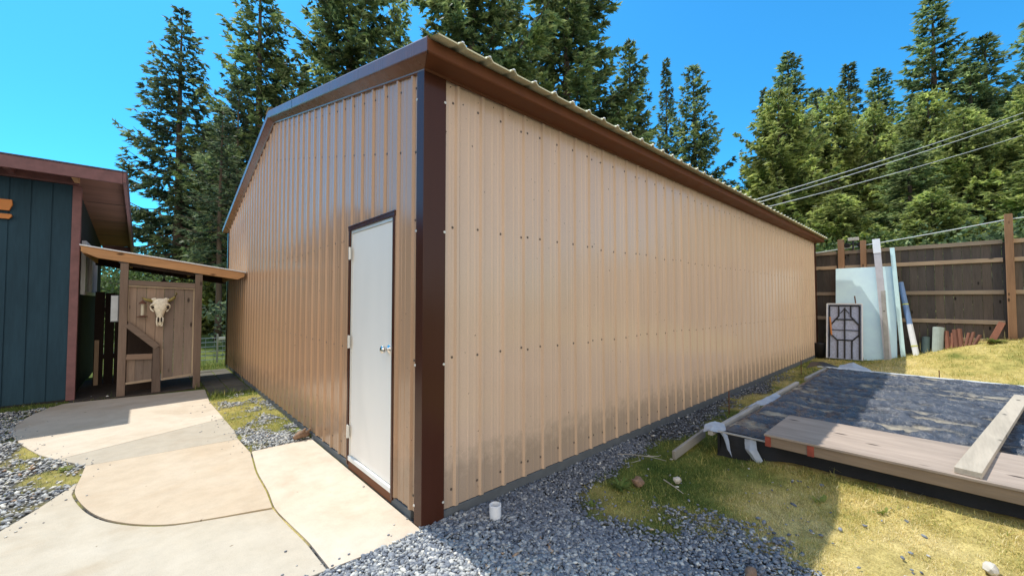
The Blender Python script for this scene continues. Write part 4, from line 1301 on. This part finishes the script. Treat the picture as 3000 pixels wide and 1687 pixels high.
def rock(name, c, s, mat, label, cat='rock', seed=0, rz=0.0, group=None):
    v, f = ICO2
    m = MB(); m.sm = False
    vs = []
    for p in v:
        q = Vector(p); d = noise.noise(q * 1.3 + Vector((seed, 0, 0))) * .35 + noise.noise(q * 3.1 + Vector((0, seed, 0))) * .15
        q = q * (1 + d)
        q = Vector((q.x * s[0], q.y * s[1], q.z * s[2]))
        q.rotate(Euler((0, 0, rz)))
        vs.append(q + Vector(c))
    m.add(vs, [tuple(x) for x in f])
    return tag(m.build(name, mat), label, cat, group)
rock('rock', (1.64, -.64, .005), (.055, .045, .040), M['stone'], 'rusty brown rock in the shaded grass at the gravel edge', seed=3)
rock('brick_piece', (1.10, -1.63, .0), (.042, .028, .024), M['stone'], 'small reddish brown brick piece lying in the shaded gravel', 'brick', seed=8)
rock('rock', (2.10, -2.53, .015), (.055, .035, .028), M['stonew'], 'pale flat stone in the sunny straw grass at the bottom right', seed=13)
rock('rock', (1.92, -.84, .0), (.045, .03, .028), M['stonew'], 'whitish stone half hidden in the shaded grass near the bed', seed=21)
# small driftwood piece at the path edge
dw = MB(); dw.sm = True
dw.tube([(-.20, 2.345, .03), (-.14, 2.36, .055), (-.07, 2.36, .05), (-.03, 2.38, .03)], [.022, .042, .036, .012], 8)
dw.tube([(-.12, 2.36, .06), (-.10, 2.33, .105), (-.085, 2.34, .12)], [.020, .016, .004], 7)
dw.tube([(-.07, 2.36, .06), (-.045, 2.33, .10), (-.035, 2.33, .115)], [.018, .012, .004], 7)
tag(dw.build('driftwood', M['stone']), 'small knobbly brown driftwood piece at the gravel corner near the door slab', 'driftwood')
# pale twigs
m_ = MB(); m_.tube([(2.02, -.20, .01), (2.10, -.33, .02), (2.18, -.46, .015), (2.21, -.60, .01)], [.005, .005, .004, .002], 5)
m_.tube([(2.12, -.36, .02), (2.02, -.44, .018), (1.93, -.40, .01)], [.004, .003, .002], 5)
m_.tube([(2.16, -.42, .018), (2.24, -.50, .016), (2.30, -.50, .01)], [.004, .003, .002], 5)
tag(m_.build('twig', M['loose']), 'forked pale twig on the gravel near the shed wall', 'twig')
m_ = MB(); m_.tube([(1.80, -.78, .02), (1.74, -.90, .02), (1.70, -.99, .01)], [.005, .004, .002], 5)
tag(m_.build('twig', M['loose']), 'short pale twig in the shaded grass by the whitish stone', 'twig')

# weeds with narrow leaves
def weed(x, y, n, L_, label, spread=.9, mat='grass', base=.1):
    z = float(ground_z(x, y)); Vs = []; Fs = []; At = []
    for i in range(n):
        a = random.uniform(0, 6.283); l = L_ * random.uniform(.5, 1.1); w_ = l * random.uniform(.07, .12)
        d = Vector((math.cos(a), math.sin(a), 0)); s_ = Vector((-d.y, d.x, 0)); up = random.uniform(.25, 1.1)
        b = len(Vs); px_ = Vector((x + random.uniform(-.03, .03), y + random.uniform(-.03, .03), z))
        for t in (0, .35, .7, 1):
            c = px_ + d * (l * t * spread) + Vector((0, 0, l * up * (t - .55 * t * t)))
            ww = w_ * (math.sin(math.pi * (t * .85 + .12)))
            Vs += [c - s_ * ww, c + s_ * ww + Vector((0, 0, ww * .3))]
        At += [base + random.uniform(0, .2)] * 8
        for k in range(3):
            Fs.append([b + 2*k, b + 2*k + 1, b + 2*k + 3, b + 2*k + 2])
    o = raw_mesh('weed', np.array([tuple(v) for v in Vs]) - np.array([x, y, z]), np.array(Fs), [M[mat]], np.array(At), location=(x, y, z))
    return tag(o, label, 'plant', 'low weeds')
weed(1.49, -.56, 46, .12, 'rosette of dark narrow leaves in the shaded gravel left of the brown rock', base=.0)
weed(1.10, -.56, 26, .07, 'small broad leaved weed in shaded gravel below the rosette', base=.05)
weed(.80, -.62, 16, .06, 'lone low weed in the gravel right of the white pipe', base=.05)
weed(-.06, 2.43, 36, .11, 'leafy weed growing at the gable wall by the driftwood', base=.08)
weed(-.09, 2.70, 20, .08, 'small green weed at the foot of the gable wall', base=.12)
weed(-1.90, 2.95, 30, .07, 'green weed tuft at the left edge of the path', base=.12)
weed(3.6, -.55, 22, .10, 'yellow green weed between the shed wall and the bed', base=.2)
weed(2.35, -1.72, 10, .12, 'upright grass shoots in front of the platform', spread=.25, base=.12)
weed(2.42, -2.05, 8, .10, 'single bright grass shoots by the sunny platform edge', spread=.25, base=.15)
weed(12.0, -3.1, 60, .22, 'green weeds at the foot of the tall fence post', base=.12)
weed(11.9, -3.6, 50, .2, 'yellow green weeds around the pale pot', base=.2)

# ------------------------------------------------------------------ trees
def crown_data(h, rad, base, seed, nlev, per, droop, leaf, dens, power=.8, gap=.0, twigk=1.0, sweep=.25):
    """foliage leaflets and limbs of a conifer. returns leaf V,F,att and limb segment list"""
    r = np.random.default_rng(seed)
    LV, LA, limbs = [], [], []
    zlev = base * h + (h * .985 - base * h) * (np.linspace(0, 1, nlev) ** .93)
    for li, z in enumerate(zlev):
        t = (z - base * h) / (h - base * h)
        k = max(3, int(round(per * (1 - .35 * t) + r.uniform(-.6, .6))))
        ph = r.uniform(0, 6.28); lvl = r.uniform(.72, 1.12); lean_a = r.uniform(0, 6.28)
        for b in range(k):
            if r.random() < gap * (1 - t): continue
            a = ph + 6.283 * b / k + r.normal(0, .22)
            L = rad * ((1 - t) ** power) * r.uniform(.6, 1.2) * lvl * (1 + .14 * math.cos(a - lean_a)) * (1 - .25 * (1 - t) ** 6) + .12
            z0 = z + r.uniform(-.12, .12)
            d = np.array([math.cos(a), math.sin(a), 0]); sd = np.array([-d[1], d[0], 0])
            up = -droop * (1 - t) + (.75 * t ** 1.5) + r.normal(0, .06)
            ns = max(4, int(L / .22))
            s = np.linspace(0, 1, ns + 1)
            side = r.normal(0, .12)
            P_ = np.array([0, 0, z0]) + d * (s * L)[:, None] + sd * (side * L * s ** 2)[:, None] + np.array([0, 0, 1]) * (L * (up * s + sweep * s ** 2.2 - .10 * np.sin(s * 3.1)))[:, None]
            limbs.append((P_[[0, ns // 2, ns]], .012 * L + .012))
            # twigs
            m = max(6, int(L / .15 * dens * 1.45))
            st = r.uniform(.14, 1.0, m) ** .8
            bp = np.stack([np.interp(st, s, P_[:, j]) for j in range(3)], 1)
            sg = np.where(r.random(m) < .5, -1, 1)
            tl = (.27 * L * (1.02 - st) ** .75 + .15) * r.uniform(.6, 1.15, m) * twigk
            ang = r.uniform(.5, 1.15, m)
            td = d * np.cos(ang)[:, None] + sd * (sg * np.sin(ang))[:, None] + np.array([0, 0, 1]) * (up * .5 + r.normal(-.10, .16, m))[:, None]
            td /= np.linalg.norm(td, axis=1)[:, None]
            # leaflets along twigs
            cnt = np.maximum(4, (tl / .062 * dens).astype(int))
            idx = np.repeat(np.arange(m), cnt)
            q = r.random(len(idx))
            c = bp[idx] + td[idx] * (tl[idx] * q)[:, None] + np.array([0, 0, -1]) * (tl[idx] * (.22 + .5 * droop) * q ** 2)[:, None]
            n = len(idx)
            ld = td[idx] * r.uniform(.5, 1.1, (n, 1)) + r.normal(0, .30, (n, 3)) + np.array([0, 0, -.15])
            ld /= np.linalg.norm(ld, axis=1)[:, None]
            wd = np.cross(ld, r.normal(0, 1, (n, 3))); wd /= np.linalg.norm(wd, axis=1)[:, None] + 1e-6
            ll = leaf * r.uniform(.6, 1.3, n); ww = ll * r.uniform(.19, .34, n)
            tri = np.stack([c - wd * ww[:, None], c + wd * ww[:, None], c + ld * ll[:, None]], 1)
            LV.append(tri.reshape(-1, 3))
            depth = np.clip(.22 + .5 * st[idx] + .25 * q + r.normal(0, .16, n), 0, 1)  # crown shading painted into the tone: dark inside, bright towards the tips
            LA.append(np.repeat(depth, 3))
    V = np.concatenate(LV); A = np.concatenate(LA)
    # top leader
    return V, A, limbs

def tri_tube(P_, r0, n=4):
    vs, fs = [], []
    for i, p in enumerate(P_):
        rr = r0 * (1 - .75 * i / (len(P_) - 1))
        for k in range(n):
            a = 6.283 * k / n
            vs.append((p[0] + rr * math.cos(a) * .7, p[1] + rr * math.sin(a) * .7, p[2] + rr * math.sin(a + .8)))
    for i in range(len(P_) - 1):
        for k in range(n):
            k2 = (k + 1) % n
            a, b, c, d = i*n+k, i*n+k2, (i+1)*n+k2, (i+1)*n+k
            fs += [(a, b, c), (a, c, d)]
    return vs, fs

PROTO = {}
def proto_tree(key, h, rad, base, seed, nlev, per, droop, leaf, dens, mat, trunk_r, **kw):
    V, A, limbs = crown_data(h, rad, base, seed, nlev, per, droop, leaf, dens, **kw)
    nt_ = len(V) // 3
    F = np.arange(len(V)).reshape(-1, 3)
    vs, fs = [], []
    for P_, r0 in limbs:
        a, b = tri_tube(P_, r0); off = len(vs); vs += a; fs += [(x+off, y+off, z+off) for x, y, z in b]
    F2 = np.array(fs) + len(V)
    mi = np.concatenate([np.zeros(nt_), np.ones(len(F2))])
    Vall = np.concatenate([V, np.array(vs)]); Aall = np.concatenate([A, np.full(len(vs), .3)])
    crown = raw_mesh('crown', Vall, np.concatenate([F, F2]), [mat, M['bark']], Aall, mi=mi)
    # trunk
    tm = MB(); tm.sm = True
    rr = random.Random(seed); pts = []; rs = []
    for i in range(13):
        t = i / 12
        pts.append((math.sin(t * 5 + seed) * .06 * t * (1 - t) * 4, math.cos(t * 4 + seed) * .06 * t * (1 - t) * 4, h * t * .99))
        rs.append(trunk_r * (1.25 - .25 * min(1, t * 12)) * (1 - t) ** .85 + .012)
    tm.tube(pts, rs, 9)
    trunk = tm.build('trunk', M['bark'], origin=(0, 0, 0))
    PROTO[key] = (crown, trunk, h, rad)


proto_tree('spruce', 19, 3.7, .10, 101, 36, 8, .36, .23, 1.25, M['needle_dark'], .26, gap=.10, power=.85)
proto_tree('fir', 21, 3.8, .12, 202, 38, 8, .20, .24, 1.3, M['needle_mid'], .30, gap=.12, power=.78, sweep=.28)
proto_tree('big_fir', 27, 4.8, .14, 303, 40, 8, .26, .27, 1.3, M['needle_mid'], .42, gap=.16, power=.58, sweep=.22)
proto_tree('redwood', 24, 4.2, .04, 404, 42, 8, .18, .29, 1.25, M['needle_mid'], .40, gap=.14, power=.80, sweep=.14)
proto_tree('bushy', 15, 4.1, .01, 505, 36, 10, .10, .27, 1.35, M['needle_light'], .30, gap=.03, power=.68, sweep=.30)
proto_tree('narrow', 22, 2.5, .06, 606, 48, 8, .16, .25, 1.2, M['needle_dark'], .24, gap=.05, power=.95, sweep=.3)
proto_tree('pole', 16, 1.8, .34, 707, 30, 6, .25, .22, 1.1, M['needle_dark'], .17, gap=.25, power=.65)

used = set()
def plant_tree(key, x, y, h, rad, rot, label, group='conifers behind the shed', zb=None):
    crown, trunk, h0, r0 = PROTO[key]
    z = (-.35 if y > 9 else .1) if zb is None else zb
    root = thing('conifer_tree', (x, y, z), label, 'tree', group)
    sx = rad / r0; sz = (h - z) / h0
    for src in (crown, trunk):
        if src.name in used:
            c = src.copy(); col.objects.link(c)
        else:
            c = src; used.add(src.name)
        c.parent = root
        c.rotation_euler = (0, 0, rot)
        s_ = sx if src is crown else (sx + sz) / 2
        c.scale = (s_, s_, sz)

TREES = [
 ('spruce', -.11, 29.04, 19.4, 4.3, .4, 'dark spruce with tiered drooping branches standing alone left of the others'),
 ('fir', 3.42, 25.79, 23.0, 4.3, 1.0, 'tall fir just right of the lone dark spruce, its top cut by the photo edge'),
 ('pole', 2.59, 34.7, 15.2, 1.9, 2.0, 'thin bare trunked conifer seen between the spruce and the fir'),
 ('big_fir', 8.4, 24.4, 28.5, 5.8, .2, 'large fir above the left slope of the shed roof'),
 ('big_fir', 15.34, 20.26, 33.5, 7.0, 2.4, 'large fir rising straight behind the near shed corner'),
 ('big_fir', 22.05, 16.81, 30.5, 7.2, 4.1, 'broad tall fir behind the middle of the long roof edge'),
 ('redwood', 27.38, 14.62, 22.8, 4.4, .7, 'shorter redwood at the right flank of the broad tall fir'),
 ('narrow', 35.37, 15.42, 24.9, 2.5, .3, 'narrow pointed conifer alone above the long roof, left of the broad cone'),
 ('fir', 33.22, 11.96, 21.9, 4.4, 2.2, 'broad cone shaped fir above the long roof beside the narrow pointed one'),
 ('narrow', 39.97, 8.47, 21.0, 1.9, 1.3, 'small blue green conifer tip left of the tall one behind the light green tree'),
 ('redwood', 44.09, 7.4, 25.6, 5.4, 3.0, 'tall dark conifer peaking behind the light green bushy tree'),
 ('bushy', 30.43, 5.03, 15.8, 4.9, .5, 'light yellow green bushy conifer in front, above the end of the shed roof'),
 ('narrow', 48.42, 3.42, 24.6, 3.8, 2.1, 'slim greyish conifer top right of the light green tree'),
 ('bushy', 35.77, 2.83, 16.8, 4.2, 1.7, 'green bushy conifer below the slim greyish top'),
 ('redwood', 44.26, -2.26, 25.8, 5.6, 5.0, 'tallest open branched redwood on the right, touching the top of the photo'),
 ('redwood', 44.99, -4.9, 21.6, 4.8, .9, 'dark rounded conifer just right of the tallest redwood'),
 ('fir', 50.9, -7.9, 24.5, 5.0, 3.9, 'dark conifer at the right edge of the photo'),
 ('bushy', 35.79, .09, 12.9, 3.2, 2.9, 'bushy green tree under the overhead wires, left of the redwood foot'),
 ('bushy', 36.71, -3.47, 13.6, 3.6, 4.4, 'bushy green tree crossed by the overhead wires'),
 ('bushy', 37.83, -6.2, 14.4, 3.8, .1, 'bushy green tree at the right edge above the fence'),
 ('fir', 32.3, 16.5, 17.9, 3.0, 5.5, 'dark green fir filling the gap below the narrow pointed conifer'),
 ('bushy', 34.34, 9.58, 11.4, 3.4, 1.2, 'low green conifer just above the long roof line'),
 ('pole', 2.23, 40.48, 16.5, 2.2, 4.0, 'thin far conifer behind the spruce and fir'),
 ('narrow', 6.2, 33.0, 21.0, 2.3, 5.1, 'dark narrow fir behind the second tree from the left'),
 ('narrow', 9.6, 39.66, 24.0, 2.8, .8, 'far conifer behind the left slope of the shed roof'),
 ('fir', 15.36, 31.12, 30.0, 4.0, 1.9, 'tall far fir seen left of the near shed corner'),
 ('fir', 23.5, 24.5, 31.5, 4.0, 3.3, 'tall far fir between the two largest ones'),
 ('pole', 1.1, 20.5, 10.5, 1.7, 1.0, 'slender low conifer beyond the wire fence beside the shed'),
 ('pole', 2.2, 24.0, 13.5, 1.8, 3.0, 'slender trunk with sparse crown right of the low conifer by the fence'),
 ('bushy', 1.9, 27.0, 6.8, 2.6, .6, 'low dark green conifer behind the wire fence'),
 ('bushy', 24.5, -2.1, 6.4, 2.9, 2.2, 'low bushy green tree directly behind the left part of the fence'),
 ('bushy', 25.5, -5.3, 7.6, 3.2, 3.6, 'bushy green tree behind the middle of the fence'),
 ('bushy', 24.0, -8.6, 8.2, 3.3, 5.2, 'bushy green tree behind the right end of the fence'),
 ('bushy', 27.0, 1.6, 7.4, 3.2, 4.6, 'green tree behind the far shed corner and flood light'),
 ('redwood', 31.0, -7.8, 12.5, 3.8, 2.6, 'dark tree mass at the right edge below the overhead wires'),
 ('redwood', 30.0, -1.2, 10.5, 3.6, .9, 'dark conifer below the overhead wires behind the fence'),
 ('redwood', 40.5, 4.6, 19.5, 4.2, 1.1, 'green conifer filling the dip between the slim greyish top and the light green tree'),
 ('bushy', 40.0, 1.0, 16.5, 4.0, 2.2, 'rounded green conifer left of the tallest redwood'),
 ('bushy', 38.5, -1.9, 16.0, 4.0, 3.3, 'light green conifer at the foot of the tallest redwood'),
 ('redwood', 40.5, -8.2, 20.5, 4.2, .6, 'green conifer right of the dark rounded one'),
 ('bushy', 33.0, 7.2, 11.8, 3.6, 5.0, 'small light green conifer left of the big light green bushy tree'),
 ('redwood', 47.0, 1.2, 22.5, 4.4, 2.7, 'dark conifer tip between the slim greyish top and the tallest redwood'),
 ('redwood', 39.0, 6.6, 17.5, 4.2, 4.9, 'green conifer directly behind the light green bushy tree'),
 ('redwood', 42.0, -4.0, 18.5, 4.6, 3.8, 'broad green conifer under the dark rounded one'),
 ('fir', 29.0, 17.5, 19.5, 3.6, 2.1, 'mid green fir in the gap right of the broad tall fir'),
 ('fir', 0.9, 33.5, 12.5, 3.0, 1.6, 'low dark fir behind the foot of the lone spruce'),
]
for t in TREES:
    plant_tree(*t)

# leafy shrubs
def shrub(x, y, z, r_, h_, seed, label, mat='leafy', n=5200, leaf=.11, name='shrub', stems=6):
    rg = np.random.default_rng(seed)
    root = thing(name, (x, y, z), label, 'shrub', 'shrubs in the background')
    k = 26
    cc = np.stack([rg.normal(0, r_ * .45, k), rg.normal(0, r_ * .45, k), rg.uniform(.15, .9, k) * h_], 1)
    i = rg.integers(0, k, n)
    c = cc[i] + rg.normal(0, 1, (n, 3)) * np.array([r_ * .2, r_ * .2, h_ * .10])
    d = rg.normal(0, 1, (n, 3)); d /= np.linalg.norm(d, axis=1)[:, None]
    wv = np.cross(d, rg.normal(0, 1, (n, 3))); wv /= np.linalg.norm(wv, axis=1)[:, None]
    l = leaf * rg.uniform(.6, 1.3, n)
    Vt = np.stack([c, c + d * (l*.5)[:, None] + wv * (l*.3)[:, None], c + d * l[:, None], c + d * (l*.5)[:, None] - wv * (l*.3)[:, None]], 1).reshape(-1, 3)
    raw_mesh('foliage', Vt, np.arange(len(Vt)).reshape(-1, 4), [M[mat]], np.repeat(np.clip(rg.normal(.5, .22, n), 0, 1), 4), root)
    m = MB()
    for q in range(stems):
        e = cc[q]
        m.tube([(x, y, z - .05), (x + e[0]*.5, y + e[1]*.5, z + e[2]*.6), (x + e[0], y + e[1], z + e[2])], [.03, .02, .008], 6)
    m.build('stem', M['bark'], root)
shrub(-3.2, 17.5, -.3, 1.5, 3.6, 1, 'pale leafy shrub seen through the gap between house and gate', n=3800, leaf=.10)
shrub(-1.4, 19.5, -.3, 1.6, 3.4, 2, 'grey green shrub beyond the gate under the canopy', n=4000, leaf=.11)
shrub(2.4, 15.5, -.35, 1.5, 1.9, 3, 'dark undergrowth behind the wire fence', mat='needle_dark', n=5200, leaf=.16)
shrub(20.5, 11.0, .0, 2.6, 7.0, 4, 'broad leaved shrub tree above the long roof between the conifers', n=9000, leaf=.26)
shrub(25.5, 9.0, .0, 2.8, 7.6, 5, 'olive leafy tree just above the long roof line', n=9000, leaf=.28)
shrub(17.5, -.6, .1, 1.6, 3.6, 6, 'yellow green shrub behind the flood light on the fence', n=6500, leaf=.17)
shrub(17.6, -3.6, .2, 1.9, 3.5, 7, 'dense green shrub behind the fence, left of the tall post', n=7000, leaf=.18, mat='needle_mid')
shrub(17.2, -6.6, .2, 1.9, 3.9, 8, 'dense green shrub behind the fence, right of the tall post', n=7000, leaf=.18, mat='needle_mid')

# far wood that closes the view at the foot of the trees
def far_wood():
    rg = np.random.default_rng(77)
    Vs, As = [], []
    segs = [((52, 22), (60, -16), 9.5), ((60, -16), (52, -40), 10), ((30, 44), (52, 22), 9), ((2, 62), (30, 44), 7.5), ((-12, 66), (2, 62), 5.0)]
    for (a, b, hh) in segs:
        a = np.array(a, float); b = np.array(b, float); L = np.linalg.norm(b - a)
        n = int(L * 620)
        t = rg.random(n); x = a[0] + (b[0]-a[0])*t; y = a[1] + (b[1]-a[1])*t
        top = hh * (.55 + .6 * fbm(t * L, t * 0, .22, 3))
        z = top * (rg.random(n) ** .8)
        o_ = rg.normal(0, 1.3, (n, 2))
        c = np.stack([x + o_[:, 0], y + o_[:, 1], z - .3], 1)
        d = rg.normal(0, 1, (n, 3)) + np.array([0, 0, -.3]); d /= np.linalg.norm(d, axis=1)[:, None]
        wv = np.cross(d, rg.normal(0, 1, (n, 3))); wv /= np.linalg.norm(wv, axis=1)[:, None]
        l = rg.uniform(.35, .8, n)
        Vs.append(np.stack([c - wv * (l*.3)[:, None], c + wv * (l*.3)[:, None], c + d * l[:, None]], 1).reshape(-1, 3))
        As.append(np.repeat(np.clip(.15 + .6 * z / hh + rg.normal(0, .15, n), 0, 1), 3))
    V = np.concatenate(Vs); A = np.concatenate(As)
    tag(raw_mesh('woodland', V, np.arange(len(V)).reshape(-1, 3), [M['needle_dark']], A), 'dark far woodland closing the view behind the trees', 'woods', kind='stuff')
far_wood()

# ------------------------------------------------------------------ light, sky, camera
EL = R(64); AZ = math.atan2(.997, -.075)      # direction towards the sun in plan
sd = Vector((math.cos(EL) * math.cos(AZ), math.cos(EL) * math.sin(AZ), math.sin(EL)))
L = bpy.data.lights.new('sun', 'SUN'); L.energy = 5.0; L.angle = R(.53); L.color = (1.0, .955, .87)
lo = bpy.data.objects.new('sun', L); col.objects.link(lo)
lo.rotation_euler = (-sd).to_track_quat('-Z', 'Y').to_euler()
lo.location = (0, 0, 20)

w = bpy.data.worlds.new('World'); sc.world = w; w.use_nodes = True
nt = w.node_tree
for n in list(nt.nodes): nt.nodes.remove(n)
sky = nt.nodes.new('ShaderNodeTexSky'); sky.sky_type = 'NISHITA'; sky.sun_disc = False
sky.sun_elevation = EL; sky.sun_rotation = math.atan2(sd.x, sd.y)
sky.altitude = 100; sky.air_density = 1.0; sky.dust_density = .6; sky.ozone_density = 1.6
tint = nt.nodes.new('ShaderNodeMix'); tint.data_type = 'RGBA'; tint.blend_type = 'MULTIPLY'; tint.inputs[0].default_value = 1
tint.inputs[7].default_value = (.28, 1.22, 1.66, 1)
# bright fill added over the unseen southern sky to light the long wall
tcw = nt.nodes.new('ShaderNodeTexCoord')
dt = nt.nodes.new('ShaderNodeVectorMath'); dt.operation = 'DOT_PRODUCT'
dt.inputs[1].default_value = (-.56, -.83, -.30)
cn = nt.nodes.new('ShaderNodeTexNoise'); cn.inputs['Scale'].default_value = 2.2; cn.inputs['Detail'].default_value = 6
cm = nt.nodes.new('ShaderNodeMath'); cm.operation = 'MULTIPLY_ADD'; cm.inputs[1].default_value = .5
cr_ = nt.nodes.new('ShaderNodeMapRange'); cr_.interpolation_type = 'SMOOTHSTEP'
cr_.inputs['From Min'].default_value = .32; cr_.inputs['From Max'].default_value = .85
sky_fill = nt.nodes.new('ShaderNodeMix'); sky_fill.data_type = 'RGBA'
sky_fill.inputs[7].default_value = (11.0, 10.2, 9.2, 1)
nt.links.new(tcw.outputs['Generated'], dt.inputs[0]); nt.links.new(tcw.outputs['Generated'], cn.inputs['Vector'])
nt.links.new(cn.outputs[0], cm.inputs[0]); nt.links.new(dt.outputs['Value'], cm.inputs[2])
nt.links.new(cm.outputs[0], cr_.inputs['Value']); nt.links.new(cr_.outputs[0], sky_fill.inputs[0])
bg = nt.nodes.new('ShaderNodeBackground'); bg.inputs['Strength'].default_value = .15
wo = nt.nodes.new('ShaderNodeOutputWorld')
nt.links.new(sky.outputs[0], tint.inputs[6]); nt.links.new(tint.outputs[2], sky_fill.inputs[6]); nt.links.new(sky_fill.outputs[2], bg.inputs[0]); nt.links.new(bg.outputs[0], wo.inputs[0])

cam = bpy.data.cameras.new('camera')
cam.sensor_width = 36; cam.lens = 36 * 1001 / 2576; cam.clip_start = .05; cam.clip_end = 2000
co = bpy.data.objects.new('camera', cam); col.objects.link(co)
co.location = (-1.393, -2.393, 1.5)
pitch = math.atan2(32, 1001)
fwd = Vector((.677 * math.cos(pitch), .736 * math.cos(pitch), math.sin(pitch)))
co.rotation_euler = fwd.to_track_quat('-Z', 'Y').to_euler()
sc.camera = co
sc.view_settings.view_transform = 'Standard'; sc.view_settings.look = 'None'
sc.view_settings.exposure = 0; sc.view_settings.gamma = 1
sc.cycles.max_bounces = 8; sc.cycles.diffuse_bounces = 4
sc.cycles.use_denoising = True
